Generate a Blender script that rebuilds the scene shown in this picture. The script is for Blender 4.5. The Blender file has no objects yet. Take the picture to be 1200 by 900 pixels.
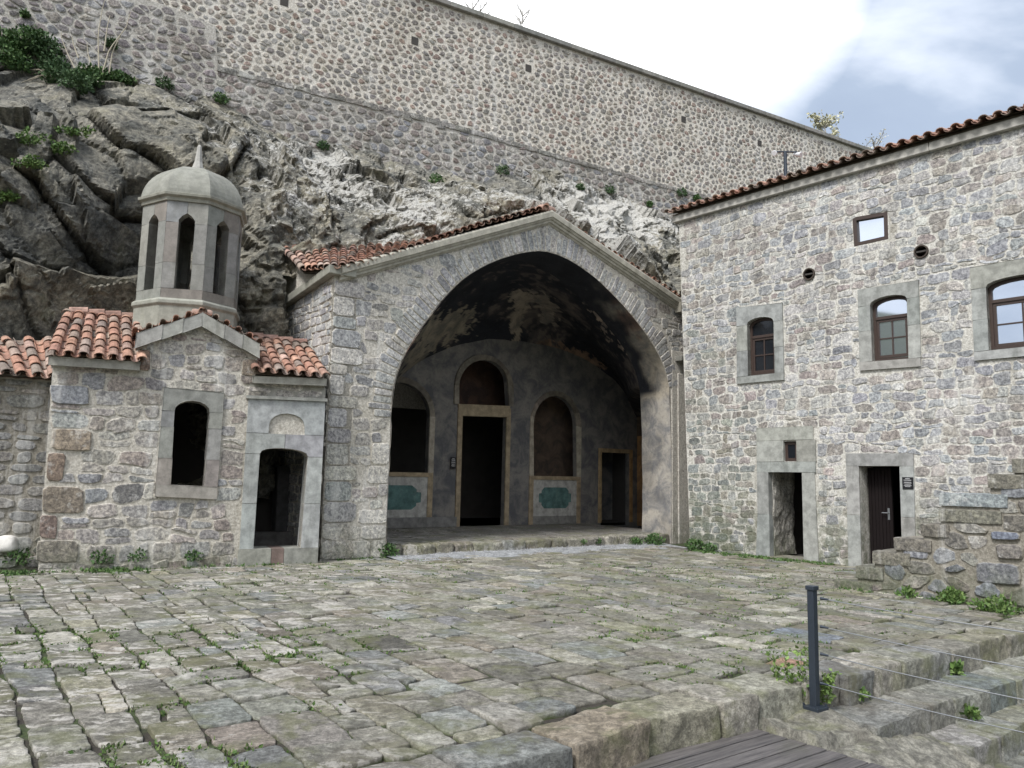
import bpy, math, random
import numpy as np
from mathutils import Vector, Matrix
from mathutils.geometry import delaunay_2d_cdt, tessellate_polygon

# ------------------------------------------------------------------ camera, sky, sun, exposure
SC = bpy.context.scene
COL = SC.collection
FPX, PITCH, ROLL, EYE = 900.5, math.radians(6.86), math.radians(1.19), 1.6
cam_d = bpy.data.cameras.new('camera'); cam = bpy.data.objects.new('camera', cam_d); COL.objects.link(cam)
cam_d.sensor_fit = 'HORIZONTAL'; cam_d.sensor_width = 36.0; cam_d.lens = 36.0 * FPX / 1200.0
cam_d.clip_start = 0.05; cam_d.clip_end = 3000
cam.matrix_world = (Matrix.Translation((0, 0, EYE)) @ Matrix.Rotation(math.pi / 2 + PITCH, 4, 'X') @ Matrix.Rotation(ROLL, 4, 'Z'))
SC.camera = cam
SUN_EL, SUN_AZ = 52.0, 215.0        # azimuth measured clockwise from +Y (north)

def build_world():
    w = bpy.data.worlds.new('World'); SC.world = w; w.use_nodes = True
    nt = w.node_tree; N = nt.nodes; L = nt.links; N.clear()
    out = N.new('ShaderNodeOutputWorld'); bg = N.new('ShaderNodeBackground'); bg.inputs[1].default_value = 0.1
    sky = N.new('ShaderNodeTexSky'); sky.sky_type = 'NISHITA'; sky.sun_disc = False
    sky.sun_elevation = math.radians(SUN_EL); sky.sun_rotation = math.radians(SUN_AZ); sky.dust_density = 3.0
    tc = N.new('ShaderNodeTexCoord')
    mp = N.new('ShaderNodeMapping'); mp.inputs['Scale'].default_value = (1, 1, 2.2)
    L.new(tc.outputs['Generated'], mp.inputs[0])
    n1 = N.new('ShaderNodeTexNoise'); n1.inputs['Scale'].default_value = 1.5; n1.inputs['Detail'].default_value = 7; n1.inputs['Roughness'].default_value = 0.5
    n1.inputs['Distortion'].default_value = 0.35
    L.new(mp.outputs[0], n1.inputs[0])
    # the bright break in the cloud over the retaining wall
    dv = N.new('ShaderNodeVectorMath'); dv.operation = 'DOT_PRODUCT'
    nrm = N.new('ShaderNodeVectorMath'); nrm.operation = 'NORMALIZE'; L.new(tc.outputs['Generated'], nrm.inputs[0])
    L.new(nrm.outputs[0], dv.inputs[0]); dv.inputs[1].default_value = BRIGHT
    mr = N.new('ShaderNodeMapRange'); mr.inputs[1].default_value = 0.952; mr.inputs[2].default_value = 0.997
    L.new(dv.outputs['Value'], mr.inputs[0])
    ad = N.new('ShaderNodeMath'); ad.operation = 'MULTIPLY_ADD'; L.new(mr.outputs[0], ad.inputs[0]); ad.inputs[1].default_value = 0.36
    ns = N.new('ShaderNodeMath'); ns.operation = 'MULTIPLY_ADD'; L.new(n1.outputs[0], ns.inputs[0]); ns.inputs[1].default_value = 0.75; ns.inputs[2].default_value = 0.06; L.new(ns.outputs[0], ad.inputs[2])
    dv2 = N.new('ShaderNodeVectorMath'); dv2.operation = 'DOT_PRODUCT'; L.new(nrm.outputs[0], dv2.inputs[0]); dv2.inputs[1].default_value = (-.35, -.80, .48)
    mr2 = N.new('ShaderNodeMapRange'); mr2.inputs[1].default_value = 0.0; mr2.inputs[2].default_value = 0.8; L.new(dv2.outputs['Value'], mr2.inputs[0])
    ad2 = N.new('ShaderNodeMath'); ad2.operation = 'MULTIPLY_ADD'; L.new(mr2.outputs[0], ad2.inputs[0]); ad2.inputs[1].default_value = 0.22; L.new(ad.outputs[0], ad2.inputs[2])
    rp = N.new('ShaderNodeValToRGB'); L.new(ad2.outputs[0], rp.inputs[0])
    e = rp.color_ramp.elements; e[0].position = 0.36; e[0].color = (1.45, 1.8, 2.45, 1); e[1].position = 0.76; e[1].color = (9.5, 9.5, 9.5, 1)
    m = e.new(0.53); m.color = (2.15, 2.55, 3.2, 1); m2 = e.new(0.66); m2.color = (6.6, 6.8, 7.2, 1)
    mx = N.new('ShaderNodeMix'); mx.data_type = 'RGBA'; mx.inputs[0].default_value = 0.9
    L.new(sky.outputs[0], mx.inputs[6]); L.new(rp.outputs[0], mx.inputs[7])
    L.new(mx.outputs[2], bg.inputs[0]); L.new(bg.outputs[0], out.inputs[0])

def ray(x, y):
    c, s = math.cos(PITCH), math.sin(PITCH)
    xr, yr = x - 600, y - 450
    x0 = xr * math.cos(ROLL) + yr * math.sin(ROLL); y0 = -xr * math.sin(ROLL) + yr * math.cos(ROLL)
    a = x0 / FPX; b = -y0 / FPX
    return np.array([a, c - b * s, s + b * c])
_b = ray(690, -30); _b = _b / np.linalg.norm(_b); BRIGHT = tuple(float(t) for t in _b)
build_world()
sun_d = bpy.data.lights.new('sun', 'SUN'); sun = bpy.data.objects.new('sun', sun_d); COL.objects.link(sun)
sun_d.energy = 1.5; sun_d.angle = math.radians(14); sun_d.color = (1.0, 0.985, 0.965)
_a = math.radians(SUN_AZ); _e = math.radians(SUN_EL)
_sv = Vector((math.sin(_a) * math.cos(_e), math.cos(_a) * math.cos(_e), math.sin(_e)))
sun.rotation_euler = _sv.to_track_quat('Z', 'Y').to_euler(); sun.location = (0, -5, 30)
SC.view_settings.view_transform = 'Standard'; SC.view_settings.look = 'None'
SC.view_settings.gamma = 1.0; SC.view_settings.use_curve_mapping = False
SC.view_settings.exposure = 1.3
SC.render.engine = 'CYCLES'
SC.cycles.max_bounces = 6; SC.cycles.diffuse_bounces = 4; SC.cycles.transparent_max_bounces = 6
SC.cycles.use_denoising = True

# ------------------------------------------------------------------ helpers: rays, frames, noise
O3 = np.array([0, 0, EYE])
def G(x, y, z=0.0):
    d = ray(x, y); t = (z - EYE) / d[2]; return O3 + t * d
def RY(x, y, Y):
    d = ray(x, y); return O3 + d * (Y / d[1])
class Fr:
    """a wall's own axes: u along the wall to the right, v up, d out of the wall"""
    def __init__(s, p, az):
        s.p = np.array([p[0], p[1], 0.0]); a = math.radians(az); s.az = a
        s.U = np.array([math.cos(a), math.sin(a), 0]); s.N = np.array([math.sin(a), -math.cos(a), 0])
    def P(s, u, v, d=0.0):
        u = np.asarray(u, float)[..., None]; v = np.asarray(v, float)[..., None]; d = np.asarray(d, float)[..., None]
        return s.p + u * s.U + d * s.N + v * np.array([0, 0, 1.0])
    def uv(s, x, y, d=0.0):
        r = ray(x, y); t = np.dot(s.p + d * s.N - O3, s.N) / np.dot(r, s.N); Q = O3 + t * r
        return (float(np.dot(Q - s.p, s.U)), float(Q[2]))
    def uvs(s, pts, d=0.0): return [s.uv(x, y, d) for x, y in pts]
    def inv(s, Q):
        return np.dot(Q - s.p, s.U), Q[..., 2], np.dot(Q - s.p, s.N)

def _h(ix, iy, iz, seed):
    n = (ix.astype(np.int64) * 374761393 + iy.astype(np.int64) * 668265263 + iz.astype(np.int64) * 2147483647 + seed * 974634777) & 0xFFFFFFFF
    n = ((n ^ (n >> 13)) * 1274126177) & 0xFFFFFFFF
    n = ((n ^ (n >> 15)) * 2246822519) & 0xFFFFFFFF
    return ((n ^ (n >> 16)) & 0xFFFFFF) / float(0xFFFFFF)
def vnoise(P, seed=0):
    P = np.asarray(P, float); i = np.floor(P).astype(np.int64); f = P - i; f = f * f * (3 - 2 * f); r = 0
    for a in (0, 1):
        for b in (0, 1):
            for c in (0, 1):
                w = (f[..., 0] if a else 1 - f[..., 0]) * (f[..., 1] if b else 1 - f[..., 1]) * (f[..., 2] if c else 1 - f[..., 2])
                r = r + w * _h(i[..., 0] + a, i[..., 1] + b, i[..., 2] + c, seed)
    return r * 2 - 1
def fbm(P, oc=4, seed=0, g=0.5):
    r = 0; A = 1; tot = 0; Q = np.array(P, float)
    for k in range(oc):
        r = r + A * vnoise(Q, seed + k * 7); tot += A; A *= g; Q = Q * 2.03 + 11.3
    return r / tot
def facets(P2, seed, stretch=(1, 1)):
    """fractured-rock relief: every voronoi cell is a tilted plane; returns height, and distance to the crack"""
    Q = np.asarray(P2, float) * np.array(stretch); i = np.floor(Q).astype(np.int64)
    z0 = np.zeros(Q.shape[0], np.int64)
    b1 = np.full(Q.shape[0], 9.0); b2 = b1.copy(); hgt = np.zeros(Q.shape[0])
    for a in (-1, 0, 1):
        for b in (-1, 0, 1):
            cx, cy = i[:, 0] + a, i[:, 1] + b
            px = cx + _h(cx, cy, z0, seed); py = cy + _h(cx, cy, z0 + 1, seed)
            dx, dy = Q[:, 0] - px, Q[:, 1] - py; dd = np.sqrt(dx * dx + dy * dy)
            hh = (_h(cx, cy, z0 + 2, seed) - .5) + dx * (_h(cx, cy, z0 + 3, seed) - .5) * 1.6 + dy * (_h(cx, cy, z0 + 4, seed) - .5) * 1.8
            n1 = dd < b1
            b2 = np.where(n1, b1, np.minimum(b2, dd)); hgt = np.where(n1, hh, hgt); b1 = np.where(n1, dd, b1)
    return hgt, b2 - b1
def inpoly(pts, poly):
    pts = np.asarray(pts, float); x, y = pts[..., 0], pts[..., 1]; r = np.zeros(x.shape, bool); n = len(poly); j = n - 1
    for i in range(n):
        xi, yi = poly[i]; xj, yj = poly[j]
        if yi != yj:
            r ^= ((yi > y) != (yj > y)) & (x < (xj - xi) * (y - yi) / (yj - yi) + xi)
        j = i
    return r
def lerp(a, b, t): return a + (b - a) * t

# ------------------------------------------------------------------ mesh builder
class MB:
    def __init__(s): s.v = []; s.c = []; s.q = []; s.t = []; s.n = 0
    def add(s, V, quads=None, tris=None, col=(1, 1, 1, 0)):
        V = np.asarray(V, float).reshape(-1, 3); k = len(V); s.v.append(V)
        C = np.asarray(col, float)
        if C.ndim == 1:
            if len(C) == 3: C = np.append(C, 0)
            C = np.tile(C, (k, 1))
        s.c.append(C)
        if quads is not None and len(quads): s.q.append(np.asarray(quads, np.int64).reshape(-1, 4) + s.n)
        if tris is not None and len(tris): s.t.append(np.asarray(tris, np.int64).reshape(-1, 3) + s.n)
        s.n += k; return s
    def box8(s, V, col=(1, 1, 1, 0)):   # V: 8 points, bottom ring then top ring
        return s.add(V, [(0, 3, 2, 1), (4, 5, 6, 7), (0, 1, 5, 4), (1, 2, 6, 5), (2, 3, 7, 6), (3, 0, 4, 7)], None, col)
    def fbox(s, F, u0, u1, v0, v1, d0, d1, col=(1, 1, 1, 0)):
        return s.box8(F.P([u0, u1, u1, u0] * 2, [v0] * 4 + [v1] * 4, [d1, d1, d0, d0] * 2), col)
    def prism(s, F, poly, d0, d1, col=(1, 1, 1, 0), back=True, hole_fill=None):
        n = len(poly); u = [p[0] for p in poly]; v = [p[1] for p in poly]
        T = tessellate_polygon([[Vector((a, b, 0)) for a, b in zip(u, v)]])
        V = np.concatenate([F.P(u, v, d1), F.P(u, v, d0)])
        tr = [tuple(t) for t in T]
        if back: tr += [(a + n, c + n, b + n) for a, b, c in T]
        q = [(i, (i + 1) % n, (i + 1) % n + n, i + n) for i in range(n)]
        return s.add(V, q, tr, col)
    def slab(s, F, outline, holes, d0, d1, col=(1, 1, 1, 1), back=True):
        """wall with openings, its faces, its reveals and its rim"""
        vs = []; es = []
        for poly in [outline] + holes:
            k = len(vs); n = len(poly); vs += [Vector(p) for p in poly]; es += [(k + i, k + (i + 1) % n) for i in range(n)]
        R = delaunay_2d_cdt(vs, es, [], 0, 1e-6)
        cv = np.array([[p.x, p.y] for p in R[0]]); F3 = [f for f in R[2]]
        cen = np.array([cv[list(f)].mean(0) for f in F3]); ok = inpoly(cen, outline)
        for h in holes: ok &= ~inpoly(cen, h)
        tr = [tuple(F3[i]) for i in range(len(F3)) if ok[i]]
        s.add(F.P(cv[:, 0], cv[:, 1], d1), None, tr, col)
        if back: s.add(F.P(cv[:, 0], cv[:, 1], d0), None, [t[::-1] for t in tr], col)
        for poly in [outline] + holes:
            n = len(poly); u = [p[0] for p in poly]; v = [p[1] for p in poly]
            s.add(np.concatenate([F.P(u, v, d1), F.P(u, v, d0)]), [(i, (i + 1) % n, (i + 1) % n + n, i + n) for i in range(n)], None, col)
        return s
    def grid(s, V, col=(1, 1, 1, 0), keep=None, closed=False):   # V (m,n,3)
        m, n = V.shape[:2]; I = np.arange(m * n).reshape(m, n)
        q = np.stack([I[:-1, :-1], I[1:, :-1], I[1:, 1:], I[:-1, 1:]], -1).reshape(-1, 4)
        if closed: q = np.concatenate([q, np.stack([I[:-1, -1], I[1:, -1], I[1:, 0], I[:-1, 0]], -1).reshape(-1, 4)])
        if keep is not None:
            kf = keep.reshape(-1); q = q[kf[q].all(1)]
        return s.add(V.reshape(-1, 3), q, None, col)
    def tube(s, pts, rad, k=8, col=(1, 1, 1, 0), cap=True):
        pts = np.asarray(pts, float); m = len(pts); rad = np.broadcast_to(np.asarray(rad, float), (m,))
        T = np.gradient(pts, axis=0); T /= np.linalg.norm(T, axis=1)[:, None] + 1e-9
        ref = np.array([0, 0, 1.0]) if abs(T[:, 2]).mean() < .8 else np.array([1.0, 0, 0])
        A = np.cross(T, ref); A /= np.linalg.norm(A, axis=1)[:, None] + 1e-9; B = np.cross(T, A)
        th = np.arange(k) * 2 * math.pi / k
        V = pts[:, None] + rad[:, None, None] * (A[:, None] * np.cos(th)[None, :, None] + B[:, None] * np.sin(th)[None, :, None])
        s.grid(V, col, closed=True)
        if cap:
            for V1 in (V[0], V[-1]): s.add(np.vstack([V1, V1.mean(0)]), None, [(i, (i + 1) % k, k) for i in range(k)], col)
        return s
    def build(s, name, mat, parent=None, loc=None, smooth=False, bevel=0.0, kind=None):
        V = np.concatenate(s.v); C = np.concatenate(s.c)
        q = np.concatenate(s.q) if s.q else np.zeros((0, 4), np.int64); t = np.concatenate(s.t) if s.t else np.zeros((0, 3), np.int64)
        org = np.array(loc, float) if loc is not None else np.zeros(3)
        me = bpy.data.meshes.new(name)
        me.vertices.add(len(V)); me.loops.add(q.size + t.size); me.polygons.add(len(q) + len(t))
        base = np.array(parent.matrix_world.translation) if (parent is not None) else org
        if parent is not None: base = np.array(PW[parent.name])
        me.vertices.foreach_set('co', (V - base).astype(np.float32).ravel())
        me.loops.foreach_set('vertex_index', np.concatenate([q.ravel(), t.ravel()]).astype(np.int32))
        ls = np.concatenate([np.arange(len(q)) * 4, q.size + np.arange(len(t)) * 3]).astype(np.int32)
        me.polygons.foreach_set('loop_start', ls)
        me.update(calc_edges=True)
        at = me.color_attributes.new('col', 'FLOAT_COLOR', 'POINT'); at.data.foreach_set('color', C.astype(np.float32).ravel())
        me.polygons.foreach_set('use_smooth', np.full(len(me.polygons), bool(smooth)))
        me.validate()
        me.materials.append(mat)
        o = bpy.data.objects.new(name, me); COL.objects.link(o)
        if parent is not None: o.parent = parent; PW[o.name] = PW[parent.name]
        else: o.location = org; PW[o.name] = tuple(org)
        if bevel:
            b = o.modifiers.new('bevel', 'BEVEL'); b.width = bevel; b.segments = 2; b.limit_method = 'ANGLE'; b.angle_limit = math.radians(40)
        if kind: o['kind'] = kind
        return o
PW = {}
def tag(o, label, cat, group=None, kind=None):
    o['label'] = label; o['category'] = cat
    if group: o['group'] = group
    if kind: o['kind'] = kind
    return o
def thing(name, loc, label, cat, group=None):
    o = bpy.data.objects.new(name, None); COL.objects.link(o); o.location = tuple(float(t) for t in loc); o.empty_display_size = .3
    PW[o.name] = tuple(float(t) for t in loc)
    return tag(o, label, cat, group)

# ------------------------------------------------------------------ materials
def newmat(name):
    m = bpy.data.materials.new(name); m.use_nodes = True; nt = m.node_tree
    return m, nt, nt.nodes, nt.links, nt.nodes['Principled BSDF']
def noise_node(nt, scale, detail=5, rough=.55, vec=None, dist=0.0):
    n = nt.nodes.new('ShaderNodeTexNoise'); n.inputs['Scale'].default_value = scale; n.inputs['Detail'].default_value = detail
    n.inputs['Roughness'].default_value = rough; n.inputs['Distortion'].default_value = dist
    if vec is not None: nt.links.new(vec, n.inputs['Vector'])
    return n.outputs[0]
def mrange(nt, val, a, b, c=0.0, d=1.0, smooth=True):
    n = nt.nodes.new('ShaderNodeMapRange'); n.interpolation_type = 'SMOOTHSTEP' if smooth else 'LINEAR'
    for i, t in ((1, a), (2, b), (3, c), (4, d)): n.inputs[i].default_value = t
    nt.links.new(val, n.inputs[0]); return n.outputs[0]
def math_(nt, op, a, b=None, c=None):
    n = nt.nodes.new('ShaderNodeMath'); n.operation = op
    for i, t in enumerate((a, b, c)):
        if t is None: continue
        if isinstance(t, (int, float)): n.inputs[i].default_value = t
        else: nt.links.new(t, n.inputs[i])
    return n.outputs[0]
def mix(nt, fac, a, b, blend='MIX'):
    n = nt.nodes.new('ShaderNodeMix'); n.data_type = 'RGBA'; n.blend_type = blend
    for i, t in ((0, fac), (6, a), (7, b)):
        if isinstance(t, (int, float)): n.inputs[i].default_value = t
        elif isinstance(t, tuple): n.inputs[i].default_value = (*t[:3], 1)
        else: nt.links.new(t, n.inputs[i])
    return n.outputs[2]
def coords(nt):
    g = nt.nodes.new('ShaderNodeNewGeometry'); return g.outputs['Position'], g
def bump(nt, h, strength, dist, normal=None):
    b = nt.nodes.new('ShaderNodeBump'); b.inputs['Strength'].default_value = strength; b.inputs['Distance'].default_value = dist
    nt.links.new(h, b.inputs['Height'])
    if normal is not None: nt.links.new(normal, b.inputs['Normal'])
    return b.outputs[0]
def attr(nt):
    a = nt.nodes.new('ShaderNodeAttribute'); a.attribute_name = 'col'; return a.outputs['Color'], a.outputs['Alpha']
def sepz(nt, pos):
    s = nt.nodes.new('ShaderNodeSeparateXYZ'); nt.links.new(pos, s.inputs[0]); return s.outputs

def masonry_mat(name, mortar, edge=(.35, .8), smear=.9, stain=(.5, .45, .38), stain_amt=.45, moss=0.0, moss_col=(.085, .10, .055), moss_h=1.2, white=.12, bs=.5):
    m, nt, N, L, B = newmat(name); pos, _ = coords(nt); c, a = attr(nt)
    n1 = noise_node(nt, 14, 6, .65, pos); n2 = noise_node(nt, 55, 4, .6, pos); n3 = noise_node(nt, .55, 5, .6, pos, .4); n4 = noise_node(nt, 5, 5, .6, pos)
    st = mix(nt, mrange(nt, n1, .3, .7, 0, 1), mix(nt, 1.0, c, (.66, .66, .68), 'MULTIPLY'), mix(nt, 1.0, c, (1.3, 1.28, 1.24), 'MULTIPLY'))
    n5 = noise_node(nt, 24, 7, .78, pos); n6 = noise_node(nt, 9, 7, .75, pos, .6)
    st = mix(nt, mrange(nt, n5, .40, .60), mix(nt, 1.0, st, (.60, .60, .61), 'MULTIPLY'), mix(nt, 1.0, st, (1.22, 1.22, 1.2), 'MULTIPLY'))
    st = mix(nt, mrange(nt, n6, .60, .66, 0, .55), st, mix(nt, 1.0, st, (.38, .37, .36), 'MULTIPLY'))
    # lichen or lime bloom on the stone faces
    st = mix(nt, math_(nt, 'MULTIPLY', mrange(nt, n4, .56, .66), mrange(nt, n2, .4, .6, .3, 1)), st, mix(nt, white, st, (.95, .93, .88)))
    mo = mix(nt, mrange(nt, n5, .40, .62), mix(nt, 1.0, mortar, (.68, .665, .64), 'MULTIPLY'), tuple(min(.9, x * 1.12) for x in mortar)); mo = mix(nt, mrange(nt, n6, .62, .68, 0, .6), mo, mix(nt, 1.0, mo, (.45, .42, .38), 'MULTIPLY'))
    e = math_(nt, 'ADD', a, math_(nt, 'MULTIPLY', math_(nt, 'SUBTRACT', n1, .5), smear))
    f = mrange(nt, e, edge[0], edge[1])
    cc = mix(nt, f, st, mo)
    cc = mix(nt, math_(nt, 'MULTIPLY', mrange(nt, n3, .5, .72), stain_amt), cc, mix(nt, 1.0, cc, stain, 'MULTIPLY'))
    mpz = N.new('ShaderNodeMapping'); mpz.inputs['Scale'].default_value = (2.4, 2.4, .22); L.new(pos, mpz.inputs[0]); n8 = noise_node(nt, 1.0, 6, .65, mpz.outputs[0], .2)
    cc = mix(nt, mrange(nt, n8, .53, .68, 0, .5), cc, mix(nt, 1.0, cc, (.66, .645, .61), 'MULTIPLY')); cc = mix(nt, mrange(nt, n8, .45, .34, 0, .35), cc, (.66, .65, .62))
    if moss:
        z = sepz(nt, pos)[2]
        f2 = math_(nt, 'MULTIPLY', mrange(nt, z, moss_h, 0.0), mrange(nt, n4, .35, .6)); f2 = math_(nt, 'MULTIPLY', f2, moss)
        cc = mix(nt, f2, cc, moss_col)
    L.new(cc, B.inputs['Base Color']); B.inputs['Roughness'].default_value = .88; B.inputs['Specular IOR Level'].default_value = .25
    b1 = bump(nt, n1, bs, .035); L.new(bump(nt, n5, bs * 1.3, .02, b1), B.inputs['Normal'])
    return m
def stone_mat(name, base=None, var=.25, streak=.3, tint=(.33, .35, .31), bs=.25, rough=.8, dark=.35, scale=1.0):
    """dressed stone: takes the block's own colour from the mesh"""
    m, nt, N, L, B = newmat(name); pos, _ = coords(nt); c, a = attr(nt)
    if base is not None: c = mix(nt, 1.0, c, base, 'MULTIPLY')
    mp = N.new('ShaderNodeMapping'); mp.inputs['Scale'].default_value = (1, 1, .18); L.new(pos, mp.inputs[0])
    n1 = noise_node(nt, 6 * scale, 6, .6, pos); n2 = noise_node(nt, 38 * scale, 5, .72, pos); n3 = noise_node(nt, 5 * scale, 5, .6, mp.outputs[0])
    cc = mix(nt, mrange(nt, n1, .3, .7), mix(nt, 1.0, c, (1 - var,) * 3, 'MULTIPLY'), mix(nt, 1.0, c, (1 + var,) * 3, 'MULTIPLY'))
    cc = mix(nt, math_(nt, 'MULTIPLY', mrange(nt, n3, .5, .7), streak), cc, mix(nt, 1.0, cc, tint, 'MULTIPLY'))
    cc = mix(nt, math_(nt, 'MULTIPLY', mrange(nt, n2, .3, .7), .4), cc, mix(nt, 1.0, cc, (.6, .6, .6), 'MULTIPLY'))
    L.new(cc, B.inputs['Base Color']); B.inputs['Roughness'].default_value = rough; B.inputs['Specular IOR Level'].default_value = .3
    L.new(bump(nt, n2, bs, .006, bump(nt, n1, bs, .02)), B.inputs['Normal']); return m
def plain_mat(name, color, rough=.6, metal=0.0, ns=20, var=.2, bs=.15, spec=.5):
    m, nt, N, L, B = newmat(name); pos, _ = coords(nt)
    n = noise_node(nt, ns, 5, .6, pos)
    L.new(mix(nt, n, tuple(x * (1 - var) for x in color), tuple(min(1, x * (1 + var)) for x in color)), B.inputs['Base Color'])
    B.inputs['Roughness'].default_value = rough; B.inputs['Metallic'].default_value = metal; B.inputs['Specular IOR Level'].default_value = spec
    L.new(bump(nt, n, bs, .01), B.inputs['Normal']); return m
def leaf_mat(name):
    m, nt, N, L, B = newmat(name); c, a = attr(nt); L.new(c, B.inputs['Base Color']); B.inputs['Roughness'].default_value = .6
    B.inputs['Specular IOR Level'].default_value = .25; return m
def tile_mat():
    m, nt, N, L, B = newmat('terracotta'); pos, _ = coords(nt); c, a = attr(nt)
    n1 = noise_node(nt, 9, 6, .7, pos); n2 = noise_node(nt, 45, 4, .6, pos)
    cc = mix(nt, mrange(nt, n1, .35, .7), c, mix(nt, 1.0, c, (.5, .47, .45), 'MULTIPLY'))
    cc = mix(nt, math_(nt, 'MULTIPLY', mrange(nt, n2, .55, .7), .5), cc, (.30, .27, .21))
    L.new(cc, B.inputs['Base Color']); B.inputs['Roughness'].default_value = .8
    L.new(bump(nt, n2, .4, .006), B.inputs['Normal']); return m
# ------------------------------------------------------------------ stones, tiles, trims
class GroundFr:
    def __init__(s, p, az):
        a = math.radians(az); s.p = np.array(p, float); s.U = np.array([math.cos(a), math.sin(a), 0]); s.V = np.array([-math.sin(a), math.cos(a), 0])
    def P(s, u, v, d=0.0):
        u = np.asarray(u, float)[..., None]; v = np.asarray(v, float)[..., None]; d = np.asarray(d, float)[..., None]
        return s.p + u * s.U + v * s.V + d * np.array([0, 0, 1.0])
    def uvp(s, Q): return np.array([np.dot(np.asarray(Q) - s.p, s.U), np.dot(np.asarray(Q) - s.p, s.V)])
    def uv(s, x, y, z=0.0): return tuple(s.uvp(G(x, y, z)))

def pick(rng, pal, n, jit=.12):
    w = np.array([p[3] for p in pal], float); w /= w.sum(); i = rng.choice(len(pal), n, p=w)
    c = np.array([p[:3] for p in pal], float)[i]
    g = c.mean(1, keepdims=True); c = g + (c - g) * .62
    return np.clip(c * (1 + rng.normal(0, jit, (n, 1))) * (1 + rng.normal(0, .012, (n, 3))), .015, .95)
def chaikin(P, r=.22, it=2):
    for _ in range(it):
        Q = np.roll(P, -1, axis=1); A = P * (1 - r) + Q * r; B = P * r + Q * (1 - r)
        P = np.stack([A, B], 2).reshape(P.shape[0], -1, 2)
    return P
def add_stones(mb, F, P, h, col, rng, rings=((1.0, -.012, 1.0), (.96, .55, .78), (.84, .95, .22), (.45, 1.0, 0)), rough=.25, d0=0.0, jit=.0, nf=3.0, seedn=5):
    """P (N,K,2) outlines on the wall; each becomes a low rounded stone standing proud of the mortar"""
    N, K = P.shape[:2]
    if N == 0: return
    c = P.mean(1, keepdims=True)
    if jit: P = P + (P - c) * rng.normal(0, jit, (N, K, 1))
    h = np.broadcast_to(np.asarray(h, float), (N,))
    tilt = rng.normal(0, .25, (N, 2)); size = np.abs(P - c).max((1, 2))
    V = []; A = []
    for (sc, hh, al) in rings:
        R = c + (P - c) * sc
        if hh <= 0: d = np.full((N, K), hh)
        else:
            q = (R - c) / size[:, None, None]
            d = h[:, None] * hh * (1 + (q * tilt[:, None]).sum(-1) + rough * fbm(np.concatenate([R * nf, np.full((N, K, 1), 3.3)], -1), 3, seedn))
        V.append(F.P(R[..., 0], R[..., 1], d0 + d)); A.append(np.full((N, K), al))
    m = len(rings)
    V = np.stack(V, 1).reshape(N, m * K, 3); A = np.stack(A, 1).reshape(N, m * K)
    cn = fbm(np.concatenate([c[:, 0] * nf, np.full((N, 1), 3.3)], -1), 3, seedn)
    cen = F.P(c[:, 0, 0], c[:, 0, 1], d0 + h * (1 + rough * cn))[:, None]
    V = np.concatenate([V, cen], 1); A = np.concatenate([A, np.zeros((N, 1))], 1)
    cc = np.concatenate([np.repeat(col[:, None, :], m * K + 1, 1), A[..., None]], -1)
    i = np.arange(K); j = (i + 1) % K
    q = np.concatenate([np.stack([i + r * K, j + r * K, j + (r + 1) * K, i + (r + 1) * K], -1) for r in range(m - 1)])
    t = np.stack([i + (m - 1) * K, j + (m - 1) * K, np.full(K, m * K)], -1)
    off = (np.arange(N) * (m * K + 1))[:, None, None]
    mb.add(V.reshape(-1, 3), (q[None] + off).reshape(-1, 4), (t[None] + off).reshape(-1, 3), cc.reshape(-1, 4))
def courses(u0, u1, v0, v1, rng, hr=(.13, .27), wr=(.15, .5), gap=.012, wob=.02, split=.12, jit=.012):
    out = []; v = v0; ph = rng.uniform(0, 50)
    def wv(vk, k, u): return vk + wob * math.sin(u * 1.3 + k * 1.7 + ph) + wob * .6 * math.sin(u * 3.1 + k * .9)
    k = 0
    while v < v1:
        h = rng.uniform(*hr); u = u0 + rng.uniform(-.3, 0)
        while u < u1:
            w = rng.uniform(*wr) * (.7 + .6 * h / hr[1]); a, b = u + gap, u + w - gap
            parts = [(0, 1)]
            if rng.random() < split and h > .17: s_ = rng.uniform(.4, .6); parts = [(0, s_), (s_, 1)]
            for p0, p1 in parts:
                va = [wv(v, k, a) * (1 - p) + wv(v + h, k + 1, a) * p for p in (p0, p1)]; vb = [wv(v, k, b) * (1 - p) + wv(v + h, k + 1, b) * p for p in (p0, p1)]
                q = [(a, va[0] + gap), (b, vb[0] + gap), (b, vb[1] - gap), (a, va[1] - gap)]
                out.append([(x + rng.normal(0, jit), y + rng.normal(0, jit)) for x, y in q])
            u += w
        v += h; k += 1
    return np.array(out)
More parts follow.
